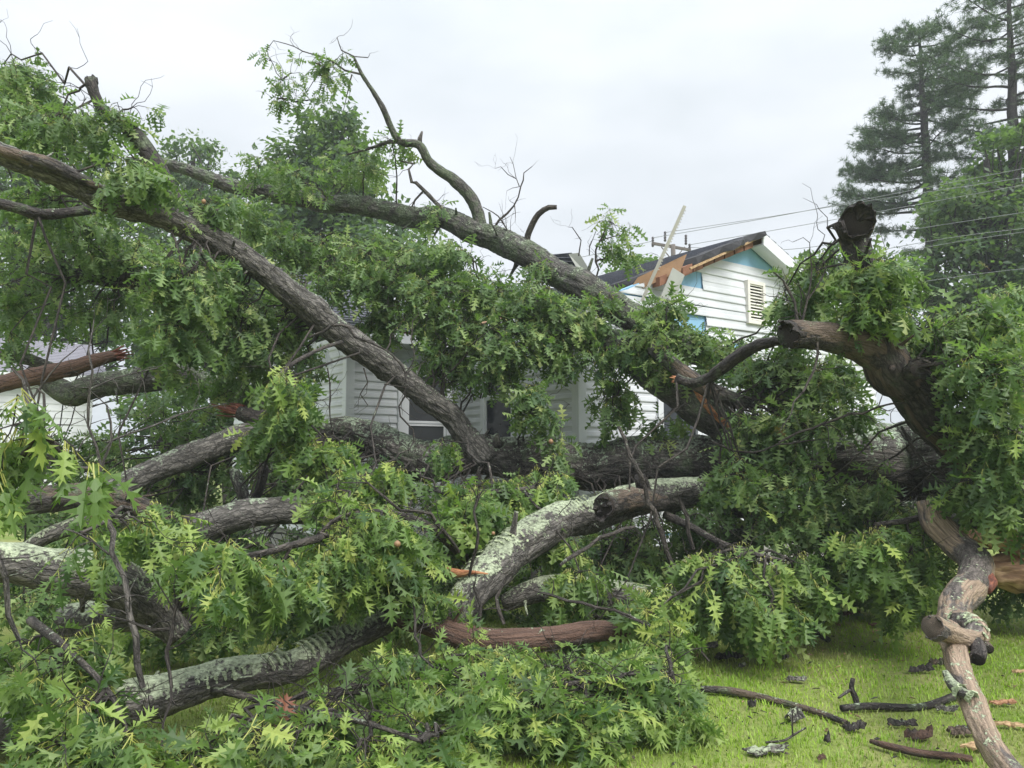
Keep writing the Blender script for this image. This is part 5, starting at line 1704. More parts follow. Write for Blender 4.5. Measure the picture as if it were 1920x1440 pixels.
f2.blob(740, 1300, 4.7, 90, 22, 0.3, 20, nleaf=12, hang=0.5)
f2.blob(330, 1438, 3.6, 110, 10, 0.2, 10, hang=0.5)
FB.append(f2)
r3, f3 = leafy('d', 'leafy branch draped over the log at the bottom left corner', [(60, 1160, 4.6, 16), (130, 1220, 4.2, 13), (200, 1290, 3.9, 10), (240, 1370, 3.7, 6)], 200, 0.02, seed=3)
f3.blob(125, 1245, 4.2, 90, 35, 0.3, 18, hang=0.7)
f3.blob(160, 1305, 3.85, 55, 50, 0.2, 13, hang=0.8)
f3.blob(90, 1425, 3.55, 100, 20, 0.2, 12, hang=0.6)
f3.blob(190, 1405, 3.6, 50, 25, 0.2, 7, hang=0.6)
f3.blob(60, 1205, 4.4, 60, 25, 0.3, 6)
FB.append(f3)
r4, f4 = leafy('e', 'drooping spray of large leaves before the lichen log', [(620, 1000, 5.2, 14), (520, 1030, 4.7, 12), (440, 1045, 4.4, 9), (390, 1075, 4.2, 6)], 150, 0.05, seed=4)
f4.blob(440, 1065, 4.3, 70, 50, 0.3, 12, size=0.165, hang=0.95)
f4.blob(525, 1080, 4.6, 65, 45, 0.3, 9, hang=0.95)
f4.blob(595, 1058, 5.0, 55, 45, 0.3, 9, hang=0.9)
f4.blob(350, 1060, 4.9, 40, 30, 0.25, 5, hang=0.9)
FB.append(f4)
r5, f5 = leafy('f', 'big dense leafy branch heaped left of the slanting limb', [(880, 1050, 6.2, 18), (800, 985, 5.8, 15), (720, 960, 5.4, 12), (640, 970, 5.2, 9), (600, 1000, 5.1, 6)], 240, 0.10, seed=5)
f5.blob(690, 1010, 5.3, 130, 85, 0.45, 58, hang=0.85)
f5.blob(780, 1060, 5.45, 70, 45, 0.3, 17, hang=0.7)
f5.blob(640, 1060, 5.15, 80, 45, 0.3, 18, hang=0.85)
f5.blob(620, 925, 5.8, 50, 40, 0.3, 11)
f5.blob(880, 960, 6.1, 60, 60, 0.35, 16)
f5.blob(790, 1105, 5.4, 40, 20, 0.2, 5)
f5.blob(600, 1030, 5.5, 60, 30, 0.3, 8)
FB.append(f5)
r6, f6 = leafy('g', 'hanging leafy branch over the lawn right of centre', [(1250, 960, 7.0, 16), (1330, 1010, 6.5, 13), (1400, 1035, 6.1, 10), (1470, 1050, 5.9, 6)], 200, 0.04, seed=6)
f6.blob(1390, 1085, 6.0, 110, 70, 0.4, 40, hang=1.0)
f6.blob(1440, 1150, 5.9, 80, 40, 0.35, 18, hang=0.9)
f6.blob(1520, 1080, 6.2, 50, 60, 0.3, 14, hang=1.0)
f6.blob(1300, 1090, 6.2, 50, 70, 0.3, 14, hang=1.0)
f6.blob(1230, 1150, 5.7, 60, 60, 0.35, 16, hang=0.8)
FB.append(f6)
r7, f7 = leafy('h', 'small hanging leafy branch left of the twisted branch', [(1760, 960, 6.6, 14), (1700, 975, 6.3, 11), (1640, 985, 6.1, 8)], 120, 0.05, seed=7)
f7.blob(1640, 1030, 6.1, 70, 60, 0.35, 22, hang=1.0)
f7.blob(1690, 1100, 6.2, 60, 45, 0.3, 14, hang=1.0)
f7.blob(1730, 1030, 6.4, 40, 50, 0.3, 10, hang=1.0)
FB.append(f7)
r8, f8 = leafy('i', 'branch with very large near leaves at the left edge', [(-60, 960, 3.8, 16), (10, 900, 3.5, 13), (60, 830, 3.3, 10), (80, 790, 3.3, 7)], 120, 0.16, seed=8)
f8.blob(30, 815, 3.4, 40, 32, 0.18, 5, size=0.17, hang=1.1)
f8.blob(105, 850, 3.4, 20, 30, 0.12, 2, size=0.17, hang=1.1)
f8.blob(10, 930, 3.6, 26, 26, 0.15, 2, hang=0.8)
FB.append(f8)
r9, f9 = leafy('j', 'leafy sprig hanging over the bent grey limb at left', [(230, 950, 5.2, 9), (190, 980, 4.8, 8), (150, 1000, 4.6, 6), (250, 985, 4.6, 5)][:3], 110, 0.06, seed=9)
f9.blob(170, 1000, 4.7, 45, 18, 0.18, 4, hang=0.8)
f9.blob(270, 985, 4.9, 40, 30, 0.2, 6, hang=0.9)
f9.blob(350, 985, 5.4, 50, 40, 0.2, 11, hang=0.9)
FB.append(f9)
r10, f10 = leafy('k', 'bright hanging branch left of the white house corner', [(640, 640, 7.6, 7), (590, 660, 7.0, 7), (540, 690, 6.6, 9), (510, 730, 6.4, 6)], 160, 0.12, seed=10)
f10.blob(540, 745, 6.5, 60, 75, 0.4, 28, hang=1.0)
f10.blob(490, 800, 6.6, 50, 50, 0.35, 8, hang=1.0)
f10.blob(600, 850, 6.6, 70, 55, 0.35, 20, hang=0.9)
f10.blob(650, 900, 6.5, 60, 45, 0.3, 14, hang=0.9)
FB.append(f10)
r11, f11 = leafy('l', 'leafy branch heaped before the trunk below the window', [(1060, 900, 7.0, 14), (980, 920, 6.7, 12), (900, 920, 6.5, 9), (830, 925, 6.4, 6)], 200, 0.10, seed=11)
f11.blob(900, 925, 6.6, 110, 45, 0.4, 28, hang=0.9)
f11.blob(1010, 910, 6.9, 80, 50, 0.35, 24, hang=0.9)
f11.blob(1040, 1000, 6.6, 40, 50, 0.3, 8, hang=0.9)
f11.blob(740, 900, 6.6, 60, 50, 0.35, 14, hang=0.9)
f11.blob(835, 830, 7.6, 30, 26, 0.2, 4, hang=0.9)
f11.blob(1090, 1090, 6.0, 90, 40, 0.3, 9, hang=0.9)
FB.append(f11)

# ------------------------------------------------------------------ oak foliage volumes (place, size and number of leafy shoots)
B = oakF.blob
# upper left
B(45, 150, 8.5, 55, 55, 0.6, 34); B(70, 230, 8.4, 75, 60, 0.6, 34); B(20, 260, 8.0, 60, 70, 0.5, 26)
B(245, 215, 7.0, 40, 40, 0.3, 9); B(130, 245, 6.8, 110, 35, 0.4, 22); B(240, 320, 6.3, 80, 40, 0.35, 17); B(60, 380, 7.2, 110, 60, 0.5, 26)
B(300, 350, 6.6, 45, 35, 0.3, 9); B(400, 390, 7.2, 70, 45, 0.4, 20)
B(350, 540, 6.5, 95, 80, 0.45, 50); B(320, 640, 6.5, 75, 70, 0.4, 30); B(420, 500, 7.4, 80, 60, 0.4, 20); B(440, 620, 7.6, 80, 80, 0.5, 34)
B(110, 480, 8.6, 150, 80, 0.8, 56); B(250, 500, 8.8, 120, 80, 0.7, 40); B(30, 560, 8.2, 60, 70, 0.5, 24); B(200, 580, 8.8, 110, 60, 0.6, 24); B(20, 640, 7.8, 30, 40, 0.3, 5)
B(60, 600, 9.0, 120, 50, 0.6, 22); B(440, 720, 8.2, 80, 60, 0.5, 26); B(300, 780, 8.4, 70, 40, 0.5, 12)
B(540, 600, 8.0, 50, 60, 0.4, 24); B(480, 660, 7.9, 60, 60, 0.4, 24); B(570, 680, 8.0, 30, 45, 0.3, 12); B(550, 530, 8.2, 50, 40, 0.35, 14)
# along the roof limb
B(550, 345, 9.6, 55, 45, 0.5, 22); B(640, 320, 10.6, 90, 40, 0.5, 20); B(480, 310, 10.2, 60, 40, 0.5, 12); B(690, 300, 10.0, 50, 40, 0.5, 12); B(735, 262, 9.6, 30, 22, 0.3, 7)
B(560, 465, 9.4, 100, 50, 0.7, 42); B(690, 480, 9.5, 90, 40, 0.7, 36); B(480, 410, 9.0, 60, 50, 0.5, 20)
B(620, 520, 9.0, 60, 50, 0.5, 24); B(720, 540, 9.0, 90, 60, 0.6, 46); B(800, 570, 8.7, 90, 90, 0.6, 60); B(700, 600, 9.2, 60, 40, 0.4, 20)
B(850, 470, 8.8, 60, 50, 0.4, 24); B(820, 395, 9.4, 30, 22, 0.25, 5); B(920, 540, 8.6, 80, 60, 0.5, 36); B(1010, 560, 8.4, 80, 60, 0.5, 36)
B(960, 640, 8.2, 110, 70, 0.5, 56); B(850, 670, 8.6, 80, 55, 0.5, 34); B(1040, 650, 8.2, 60, 60, 0.4, 26); B(1000, 745, 7.9, 40, 70, 0.35, 28); B(930, 690, 8.3, 50, 40, 0.4, 14)
B(1110, 600, 8.2, 40, 40, 0.3, 12); B(1120, 690, 8.1, 40, 50, 0.3, 14); B(1150, 755, 8.2, 55, 45, 0.35, 18); B(1240, 800, 8.1, 60, 30, 0.3, 8)
B(1010, 505, 8.9, 35, 35, 0.3, 8); B(1030, 820, 7.9, 30, 50, 0.3, 8)
B(1245, 585, 7.9, 55, 40, 0.35, 24); B(1220, 630, 7.8, 50, 35, 0.3, 18); B(1310, 640, 7.9, 45, 40, 0.35, 16); B(1340, 690, 7.8, 35, 35, 0.3, 8)
B(1150, 425, 9.0, 16, 16, 0.15, 5); B(1160, 475, 9.0, 30, 30, 0.25, 9); B(1180, 450, 9.0, 12, 14, 0.12, 2)
B(890, 600, 8.5, 120, 80, 0.5, 40); B(770, 500, 9.0, 120, 60, 0.6, 30); B(640, 460, 9.6, 120, 35, 0.6, 22); B(1050, 600, 8.3, 70, 50, 0.4, 18); B(400, 560, 7.4, 80, 90, 0.5, 26); B(150, 420, 8.0, 130, 70, 0.6, 30)
B(1425, 690, 7.7, 60, 40, 0.3, 20); B(1470, 665, 7.6, 50, 35, 0.3, 14); B(1550, 690, 7.4, 50, 30, 0.3, 10); B(1470, 560, 7.0, 30, 50, 0.3, 10); B(1390, 640, 7.9, 30, 30, 0.3, 6)
B(1120, 560, 8.4, 40, 30, 0.25, 8); B(1180, 640, 7.9, 40, 35, 0.3, 10)
B(1260, 690, 7.7, 40, 30, 0.25, 7)
# dark clumps in the sky on the dead branch
for (x, y, rx, ry, n) in ((502, 112, 14, 14, 4), (522, 150, 20, 20, 7), (530, 190, 30, 20, 11), (612, 128, 16, 14, 6), (628, 108, 16, 14, 6), (615, 155, 20, 18, 8), (592, 192, 22, 14, 7), (545, 135, 10, 10, 2), (576, 118, 8, 8, 2)):
    B(x, y, 9.2, rx * 0.7, ry * 0.7, 0.11, max(2, int(n * 0.7)), 0.115, 11)
# right side
B(1640, 500, 6.0, 65, 45, 0.35, 26, size=0.16); B(1640, 575, 6.0, 85, 45, 0.35, 30, size=0.16); B(1540, 520, 6.9, 55, 60, 0.4, 24); B(1500, 590, 7.2, 50, 40, 0.35, 14)
B(1700, 540, 6.6, 40, 40, 0.3, 10); B(1760, 620, 6.2, 90, 55, 0.45, 36); B(1860, 600, 6.0, 70, 60, 0.4, 26); B(1850, 700, 5.7, 80, 80, 0.4, 40); B(1740, 690, 6.5, 50, 50, 0.3, 14)
B(2040, 660, 6.3, 90, 70, 0.4, 22); B(2030, 820, 6.1, 80, 70, 0.4, 20); B(2180, 760, 6.6, 100, 80, 0.4, 20); B(1900, 560, 6.4, 50, 40, 0.3, 12); B(1830, 800, 6.0, 60, 60, 0.35, 22); B(1890, 850, 5.7, 60, 70, 0.35, 26); B(1840, 930, 5.9, 60, 50, 0.35, 20); B(1900, 930, 5.8, 40, 50, 0.3, 12)
B(1450, 700, 7.5, 80, 50, 0.45, 30); B(1550, 720, 7.2, 90, 60, 0.45, 36); B(1500, 790, 7.0, 110, 60, 0.5, 46); B(1420, 830, 7.1, 70, 50, 0.4, 24); B(1600, 780, 7.3, 50, 35, 0.35, 9)
B(1400, 910, 6.8, 80, 60, 0.4, 34); B(1500, 910, 6.8, 90, 60, 0.45, 38); B(1600, 930, 6.9, 80, 50, 0.4, 26); B(1690, 960, 6.8, 50, 30, 0.4, 8); B(1640, 990, 6.8, 80, 40, 0.35, 14)
B(1450, 980, 6.8, 90, 40, 0.4, 20); B(1340, 960, 7.0, 40, 40, 0.3, 8)
# dim layer low in the pile behind the front branches
for (x, y, D, rx, ry, n) in ((120, 860, 8.6, 130, 60, 30), (330, 900, 8.6, 130, 60, 38), (520, 900, 8.6, 110, 60, 34), (700, 920, 8.2, 120, 60, 34), (900, 1000, 7.8, 120, 70, 34), (1150, 1040, 7.6, 130, 70, 40),
                             (200, 1020, 7.2, 180, 60, 34), (480, 1060, 7.0, 160, 60, 34), (1300, 1000, 8.0, 120, 70, 34), (1550, 1060, 7.6, 120, 50, 26), (1700, 1060, 7.6, 100, 50, 20), (1880, 1100, 7.2, 60, 30, 10), (760, 1120, 6.6, 110, 40, 18), (1080, 1150, 6.4, 130, 30, 16), (350, 1180, 5.9, 150, 30, 14), (620, 1150, 6.0, 100, 30, 12), (560, 870, 8.8, 120, 40, 22), (380, 840, 8.8, 120, 40, 20), (1000, 940, 8.0, 120, 40, 22), (150, 960, 7.6, 150, 50, 26), (80, 1130, 6.2, 120, 40, 16), (400, 1010, 7.4, 120, 40, 20), (1180, 1090, 7.4, 120, 50, 24), (1650, 1090, 7.6, 140, 30, 20)):
    B(x, y, D, rx, ry, 0.5, int(n * 1.65), drop=0.2)

for (x, D, n) in ((-200, 7.6, 20), (60, 7.8, 30), (260, 8.0, 30), (450, 8.0, 30), (640, 7.8, 30), (830, 7.6, 26), (1010, 7.4, 26), (1190, 7.4, 26), (1380, 7.6, 26), (1560, 7.8, 22), (1740, 7.8, 20)):
    g0 = P(x, 850, D); gy = proj(np.array([g0[0], D, 0.35]))[1]
    B(x, float(gy), D, 130, 60, 0.5, n)

# individual bare twigs that stand out in front
tw_front = thing('bare_sapling_branch', 'bare crooked twig branch standing before the left logs', 'branch', G(250, 1290), 'bare twig branches in front')
for rows in ([(268, 1290, 4.3, 14), (250, 1200, 4.3, 15), (240, 1120, 4.35, 14), (218, 1040, 4.4, 15), (196, 960, 4.45, 14), (190, 880, 4.5, 10), (208, 825, 4.5, 7), (200, 760, 4.5, 5)],
             [(190, 880, 4.5, 9), (168, 800, 4.5, 7), (166, 730, 4.5, 6), (170, 660, 4.5, 5), (176, 600, 4.6, 3)],
             [(168, 730, 4.5, 5), (210, 715, 4.6, 5), (260, 700, 4.7, 4), (296, 690, 4.8, 3)],
             [(200, 830, 4.5, 6), (240, 815, 4.6, 5), (300, 795, 4.8, 5), (360, 770, 5.0, 4), (420, 758, 5.2, 2)],
             [(205, 1040, 4.4, 6), (150, 1000, 4.3, 5), (100, 985, 4.3, 3)]):
    add_limb(tw_front, 'branch', rows, 'twig_pale', shoots=7)
tw2 = thing('forked_twig_branch', 'pale forked twig branch among large leaves at left edge', 'branch', G(60, 1250), 'bare twig branches in front')
for rows in ([(180, 878, 3.7, 9), (120, 872, 3.6, 11), (85, 850, 3.55, 12), (66, 810, 3.5, 11), (55, 760, 3.5, 11), (40, 705, 3.5, 9), (22, 690, 3.5, 7)],
             [(66, 812, 3.5, 9), (84, 780, 3.5, 8), (78, 740, 3.5, 7), (70, 728, 3.5, 4)],
             [(85, 850, 3.55, 8), (40, 862, 3.5, 8), (20, 850, 3.5, 6), (-20, 820, 3.5, 6)],
             [(40, 862, 3.5, 7), (28, 895, 3.5, 6), (0, 925, 3.5, 5)],
             [(-10, 1010, 4.0, 16), (6, 1090, 4.0, 16), (14, 1150, 4.0, 15), (36, 1200, 4.0, 10)]):
    add_limb(tw2, 'branch', rows, 'twig_pale', shoots=7)
tw3 = thing('arching_twig_branch', 'dark branched twigs standing in the heap at centre left', 'branch', G(320, 1330), 'bare twig branches in front')
for rows in ([(322, 1290, 4.2, 8), (308, 1230, 4.2, 9), (318, 1190, 4.25, 10), (330, 1140, 4.3, 9), (350, 1080, 4.3, 6)],
             [(318, 1180, 4.25, 9), (280, 1190, 4.2, 8), (240, 1165, 4.2, 6), (180, 1150, 4.2, 4)],
             [(310, 1230, 4.2, 6), (320, 1310, 4.05, 6), (300, 1390, 3.9, 6), (250, 1420, 3.8, 5), (200, 1445, 3.7, 4)],
             [(860, 1035, 5.6, 9), (820, 980, 5.4, 10), (780, 960, 5.3, 9), (730, 940, 5.2, 8), (690, 910, 5.2, 5), (640, 905, 5.2, 3)],
             [(880, 1080, 5.6, 7), (895, 1000, 5.5, 8), (890, 960, 5.5, 7), (905, 920, 5.6, 4)],
             [(1270, 1080, 6.3, 12), (1240, 1000, 6.3, 14), (1210, 920, 6.3, 13), (1190, 870, 6.3, 11), (1160, 800, 6.4, 8)],
             [(1300, 1030, 6.4, 10), (1285, 970, 6.4, 12), (1275, 940, 6.4, 9)],
             [(1050, 1060, 5.9, 8), (1100, 1020, 6.0, 11), (1150, 1000, 6.1, 11), (1190, 988, 6.2, 8)],
             [(945, 1170, 5.5, 9), (930, 1120, 5.55, 9), (950, 1080, 5.6, 5)],
             [(895, 1180, 5.5, 10), (900, 1130, 5.5, 10), (888, 1100, 5.5, 6)],
             [(1330, 1240, 5.2, 5), (1260, 1190, 5.3, 6), (1180, 1160, 5.4, 7), (1090, 1130, 5.5, 8), (1010, 1110, 5.6, 5)],
             [(520, 1160, 4.7, 7), (475, 1100, 4.5, 8), (440, 1060, 4.4, 6)],
             [(800, 1310, 4.5, 6), (790, 1250, 4.7, 7), (780, 1190, 5.0, 8), (775, 1120, 5.2, 6)],
             [(790, 1230, 4.7, 5), (840, 1260, 4.6, 5), (880, 1285, 4.5, 3)],
             [(1460, 830, 6.4, 6), (1520, 800, 6.3, 6), (1620, 770, 6.2, 6), (1700, 755, 6.1, 4)],
             [(1330, 825, 6.9, 5), (1390, 850, 6.8, 6), (1480, 830, 6.6, 5), (1530, 825, 6.5, 3)],
             [(1690, 800, 6.5, 7), (1720, 850, 6.4, 9), (1760, 880, 6.3, 9), (1790, 905, 6.3, 6)]):
    add_limb(tw3, 'branch', rows, 'twig', shoots=7)
tw4 = thing('tangled_twig_branch', 'wiry bare twigs hanging from the sweeping limb before white siding', 'branch', G(720, 1200), 'bare twig branches in front')
for rows in ([(580, 632, 7.4, 6), (606, 620, 7.35, 7), (640, 606, 7.4, 7), (680, 640, 7.4, 7), (720, 655, 7.5, 5), (760, 700, 7.6, 4), (752, 780, 7.7, 4), (772, 800, 7.7, 4), (776, 830, 7.7, 3)],
             [(760, 700, 7.6, 3), (780, 670, 7.6, 3), (770, 620, 7.7, 3), (785, 590, 7.8, 2)],
             [(682, 690, 7.5, 4), (690, 715, 7.5, 3.5), (676, 740, 7.5, 3), (690, 760, 7.5, 2)],
             [(614, 690, 7.5, 4), (622, 740, 7.5, 4), (616, 790, 7.5, 3), (640, 830, 7.5, 2)],
             [(775, 830, 7.6, 4), (740, 860, 7.4, 5), (700, 880, 7.2, 5), (640, 900, 7.0, 3)],
             [(720, 720, 7.5, 3), (752, 722, 7.5, 3), (776, 690, 7.6, 2.5), (800, 676, 7.7, 2)]):
    add_limb(tw4, 'branch', rows, 'twig', shoots=6)

for f in FB:
    f.finish()
oakF.finish()

# a few dead leaves and galls
for k, (px, py, D, s, rz) in enumerate(((522, 1376, 3.75, 0.15, 0.4), (545, 1404, 3.7, 0.11, 1.6), (1478, 826, 6.6, 0.13, 2.2), (1858, 508, 8, 0.13, 0.9))):
    o = bpy.data.objects.new('dead_leaf', DEADLEAF)
    COL.objects.link(o)
    o.location = P(px, py, D); o.rotation_euler = (1.0, 0.4, rz); o.scale = (s * 1.3, s, s)
    tag(o, ('red brown dead leaf curled on the green leaves at bottom left', 'smaller red brown dead leaf beside the curled one at bottom left', 'rust coloured dead leaf caught in foliage below the broken stub', 'orange dead leaf high in the right hand trees')[k], 'leaf', 'dead leaves')
for k, (px, py, D, s) in enumerate(((382, 378, 6.0, 0.020), (745, 1020, 4.75, 0.020), (1033, 828, 7.3, 0.024), (925, 1000, 5.0, 0.012))):
    V, q, t, bc = tube(np.array([[0, 0, -s, s * .25], [0, 0, -s * .6, s * .8], [0, 0, 0, s], [0, 0, s * .6, s * .8], [0, 0, s * 1.1, s * .2]]), 12, 0.006, 0.002, 0.1, k)
    o = link('oak_gall', mesh_np('oak_gall', V, [q, t], [M['gall']], True, {'bc': bc}))
    o.location = P(px, py, D)
    tag(o, ('tan oak gall hanging by the sweeping limb at upper left', 'round brown oak gall in the leafy heap left of centre', 'tan oak gall resting on the trunk below the window', 'tiny brown acorn in leaves left of the slanting limb')[k], 'oak gall', 'round oak galls')

# ------------------------------------------------------------------ sticks, bark scraps and chips on the lawn
def ground_stick(label, px_rows, mat, name='stick', cat='stick', extra=None, group='sticks on the lawn'):
    pts = []
    for (px, py, w, lift) in px_rows:
        g = G(px, py)
        D = g[1]
        r = 0.5 * w * D / F
        pts.append([g[0], g[1], r * 0.8 + lift, r])
    root = thing(name, label, cat, [pts[0][0], pts[0][1], 0], group)
    add_limb(root, 'wood', None, mat, sides=14, step=0.03, amp=0.004, lump=0.15, kink=0.6, pts=pts)
    for rows, mt in (extra or []):
        pp = []
        for (px, py, w, z) in rows:
            g = G(px, py + 0)
            pp.append([g[0], g[1], z, 0.5 * w * g[1] / F])
        add_limb(root, 'side_shoot', None, mt, sides=10, step=0.02, amp=0.002, lump=0.2, kink=0.6, pts=pp)
    return root
ground_stick('long grey stick lying across the bright grass', [(1312, 1300, 12, 0.02), (1360, 1302, 13, 0.015), (1420, 1312, 13, 0.01), (1480, 1326, 12, 0.01), (1540, 1344, 12, 0.01), (1588, 1362, 10, 0.01)], 'bark_old')
ground_stick('forked stick with upright stub and red broken end', [(1580, 1338, 12, 0.01), (1640, 1334, 13, 0.015), (1720, 1334, 13, 0.015), (1770, 1326, 13, 0.03), (1815, 1312, 14, 0.05)], 'bark_dark',
             extra=[([(1606, 1328, 12, 0.0), (1602, 1326, 12, 0.06), (1596, 1326, 10, 0.12), (1600, 1326, 8, 0.18)], 'bark_dark'), ([(1600, 1326, 6, 0.12), (1585, 1328, 6, 0.095), (1572, 1330, 4, 0.07)], 'bark_old')])
ground_stick('split stick with pale lichen tip at bottom right', [(1634, 1398, 8, 0.01), (1670, 1410, 12, 0.012), (1730, 1424, 13, 0.012), (1790, 1430, 14, 0.012), (1826, 1434, 12, 0.01)], 'bark_red')
ground_stick('thin forked twig lying on the grass beside lichen bark', [(1436, 1397, 4, 0.01), (1470, 1394, 4, 0.012), (1490, 1386, 4, 0.02), (1512, 1380, 3, 0.04)], 'twig', extra=[([(1486, 1388, 3, 0.02), (1486, 1386, 3, 0.08), (1488, 1386, 2, 0.16)], 'twig')])
ground_stick('short dark stick under the hanging leaves near the shade', [(1505, 1170, 10, 0.01), (1530, 1190, 12, 0.01), (1552, 1205, 10, 0.01)], 'bark_dark')
ground_stick('tiny grey stick at the bottom middle of the lawn', [(890, 1418, 7, 0.005), (935, 1420, 8, 0.005)], 'bark_dark')

rl = np.random.default_rng(404)
nl = 420
lx = rl.uniform(0.3, 3.6, nl); ly = 3.4 + 4.0 * rl.random(nl) ** 1.2
lz = ground_z(lx, ly) + 0.022 + 0.012 * rl.random(nl)
la = rl.random(nl) * 6.28
ls = 0.006 + 0.022 * rl.random(nl) ** 2.2
lw = ls * rl.uniform(0.15, 0.6, nl)
ux = np.stack([np.cos(la), np.sin(la), rl.normal(size=nl) * 0.25], -1); uy = np.stack([-np.sin(la), np.cos(la), rl.normal(size=nl) * 0.25], -1)
lc = np.stack([lx, ly, lz], -1)
lv = np.stack([lc - ux * ls[:, None], lc + uy * lw[:, None] + ZU * 0.006, lc + ux * ls[:, None], lc - uy * lw[:, None]], 1)
lv = np.concatenate([lv, lv - np.array([0, 0, 0.004])], 1).reshape(-1, 3)
o8 = np.arange(nl)[:, None, None] * 8
lq = (o8 + np.array([(0, 1, 2, 3), (7, 6, 5, 4), (0, 4, 5, 1), (1, 5, 6, 2), (2, 6, 7, 3), (3, 7, 4, 0)])[None]).reshape(-1, 4)
me = mesh_np('bark_litter', lv, [lq], [M['bark_old'], M['tan_wood'], M['dead']], False, {'bc': lv}, np.repeat(rl.choice([0, 0, 1, 2], nl), 6))
tag(link('bark_litter', me), 'tiny bark crumbs and wood chips strewn over the lawn', 'litter', kind='stuff')

def scrap(label, px, py, w, h, mat, curl=0.03, rot=0.0, seed=0, name='bark_scrap', cat='bark', group='bark scraps on the lawn', lich=0):
    """curled ragged bark plate with thickness lying on the grass"""
    r = np.random.default_rng(seed + 50)
    g = G(px, py)
    D = g[1]
    L, Wd = w * D / F, max(0.03, h * D / F * 2.0)
    nu, nv = 12, 6
    u = np.linspace(-.5, .5, nu); v = np.linspace(-.5, .5, nv)
    uu, vv = np.meshgrid(u, v, indexing='ij')
    e0 = 0.55 + 0.6 * r.random(nu) ; e1 = 0.55 + 0.6 * r.random(nu)
    taper = np.clip(1.25 - np.abs(u * 2) ** 2.2 * r.uniform(0.5, 1.2), 0.12, 1)
    y = np.where(vv < 0, vv * e0[:, None], vv * e1[:, None]) * Wd * taper[:, None] + (0.18 * Wd * np.sin(u * 5 + seed))[:, None]
    x = uu * L * (0.8 + 0.4 * r.random((1, nv))) + (r.random((nu, nv)) - .5) * L / nu * 0.9
    z = 0.016 + curl * (1 - 4 * vv ** 2) * (0.6 + 0.8 * r.random((nu, 1))) + 0.014 * r.random((nu, nv)) + curl * 0.6 * uu
    c, s = math.cos(rot), math.sin(rot)
    X = x * c - y * s; Y = x * s + y * c
    top = np.stack([X, Y, z + 0.008], -1).reshape(-1, 3)
    bot = np.stack([X, Y, z], -1).reshape(-1, 3)
    idx = np.arange(nu * nv).reshape(nu, nv)
    q = np.stack([idx[:-1, :-1], idx[1:, :-1], idx[1:, 1:], idx[:-1, 1:]], -1).reshape(-1, 4)
    n = nu * nv
    per = np.concatenate([idx[:, 0], idx[-1, 1:], idx[-2::-1, -1], idx[0, -2:0:-1]])
    side = np.stack([per, np.roll(per, -1), np.roll(per, -1) + n, per + n], 1)
    Q = np.concatenate([q, q[:, ::-1] + n, side[:, ::-1]])
    me = mesh_np(name, np.vstack([top, bot]), [Q], [M[mat]], False, {'bc': np.vstack([top, bot]) * np.array([1, 1, 1]) + seed})
    root = tag(link(name, me), label, cat, group)
    root.location = (g[0], g[1], float(ground_z(np.array([g[0]]), np.array([g[1]]))[0]))
    return root
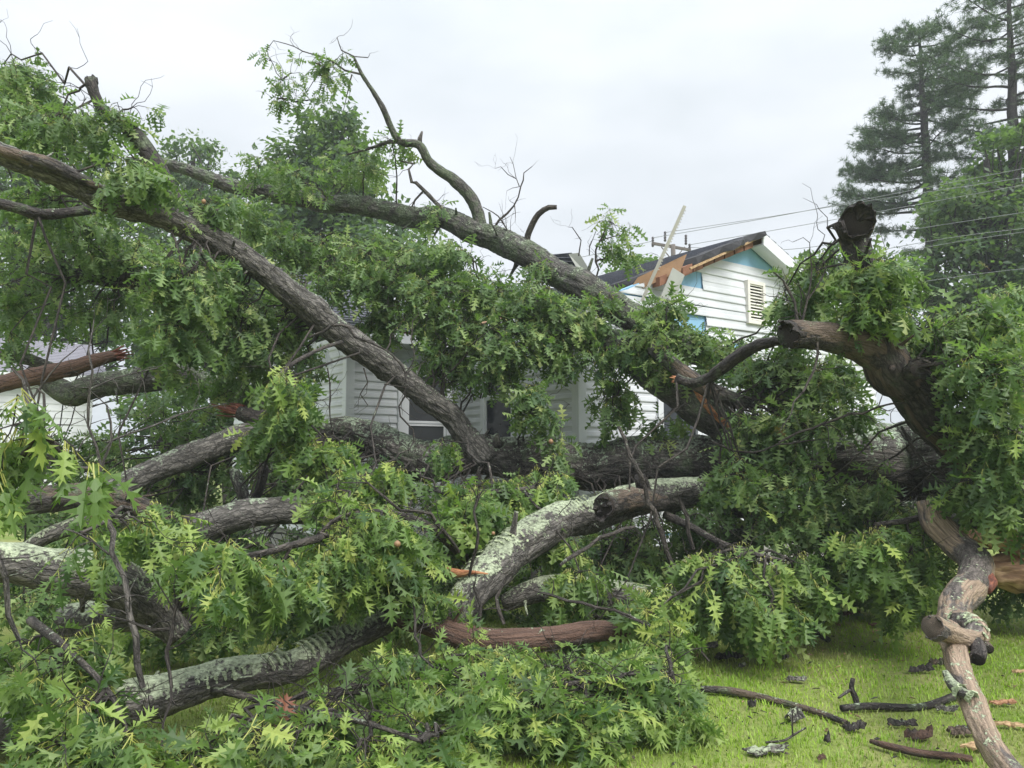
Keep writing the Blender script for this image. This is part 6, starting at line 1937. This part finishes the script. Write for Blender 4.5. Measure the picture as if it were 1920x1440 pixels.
scr = [('large pale lichen bark slab at the bottom of the lawn', 1436, 1412, 72, 14, 'bark_lichen', .02, -.1),
       ('pale lichen bark piece standing beside the thin twig', 1488, 1352, 34, 14, 'bark_lichen', .05, .3),
       ('dark bark chunk on the grass near the leaf pile', 1368, 1238, 46, 9, 'bark_dark', .035, -.1),
       ('grey bark piece touching the edge of the leaf pile', 1332, 1218, 30, 8, 'bark', .03, .5),
       ('small pale lichen chip left of the upright stub', 1495, 1280, 30, 6, 'bark_lichen', .02, -.2),
       ('tiny pale stone like lichen chip on bright grass', 1392, 1254, 13, 5, 'bark_lichen', .02, 0),
       ('brown bark plate in the shade under the branches', 1592, 1160, 40, 6, 'bark_red', .02, 0),
       ('long brown bark plate near the foot of the crook', 1662, 1180, 52, 7, 'bark_red', .02, -.2),
       ('grey bark plate left of the twisted branch', 1726, 1266, 42, 8, 'bark_old', .03, 0),
       ('small bark flake right above the grey bark plate', 1762, 1254, 28, 6, 'bark_old', .03, -.4),
       ('brown and tan bark plate below the forked stick', 1724, 1388, 44, 12, 'bark_red', .035, .1),
       ('dark narrow bark strip above the tan bark plate', 1692, 1366, 44, 5, 'bark_dark', .02, -.3),
       ('rough bark plate left of the twisted branch foot', 1806, 1384, 48, 10, 'bark_old', .03, -.3),
       ('orange wood chip right of the twisted branch', 1880, 1332, 40, 6, 'orange_wood', .015, -.1),
       ('long pale tan splinter at the right edge', 1898, 1374, 60, 7, 'tan_wood', .01, -.4),
       ('pale tan wood slab beside the twisted branch foot', 1834, 1412, 22, 22, 'tan_wood', .012, 1.3),
       ('small tan chip at the right edge by the branch', 1910, 1270, 20, 4, 'tan_wood', .01, -.1),
       ('dark bark crumb below the long grey stick', 1410, 1328, 14, 6, 'bark_dark', .03, 0),
       ('dark bark crumb on the lower lawn middle', 1552, 1392, 14, 6, 'bark_dark', .03, .4),
       ('dark rough bark bit at the end of the grey stick', 1602, 1372, 36, 8, 'bark_dark', .03, -.3),
       ('tiny dark bark bit on bright grass at centre', 1472, 1240, 12, 4, 'bark_dark', .02, 0),
       ('tiny bark bit beneath the dark bark chunk', 1430, 1244, 12, 4, 'bark_old', .02, 0),
       ('pale lichen chip below the forked stick', 1775, 1342, 34, 5, 'bark_lichen', .02, -.2),
       ('reddish wood scrap at the lawn bottom edge', 1540, 1425, 14, 4, 'bark_red', .01, .6),
       ('pale chip in shaded grass left of the crook', 1646, 1192, 18, 4, 'tan_wood', .01, 0)]
for k, (lab, px, py, w, h, mt, cu, ro) in enumerate(scr):
    scrap(lab, px, py, w, h, mt, cu, ro, k)

# ------------------------------------------------------------------ damp air after the storm
hz = MB()
hz.hexa([(-760, -90, -1.2), (760, -90, -1.2), (760, 960, -1.2), (-760, 960, -1.2), (-760, -90, 26), (760, -90, 26), (760, 960, 26), (-760, 960, 26)])
m = bpy.data.materials.new('damp_air')
m.use_nodes = True
nt = m.node_tree
nt.nodes.remove(nt.nodes['Principled BSDF'])
pv = nt.nodes.new('ShaderNodeVolumePrincipled')
pv.inputs['Color'].default_value = (0.86, 0.91, 0.96, 1)
pv.inputs['Density'].default_value = 0.0019
nt.links.new(pv.outputs[0], nt.nodes['Material Output'].inputs['Volume'])
M['haze'] = m
tag(hz.build('haze', m), 'thin pale damp air over the whole yard', 'haze', kind='stuff')
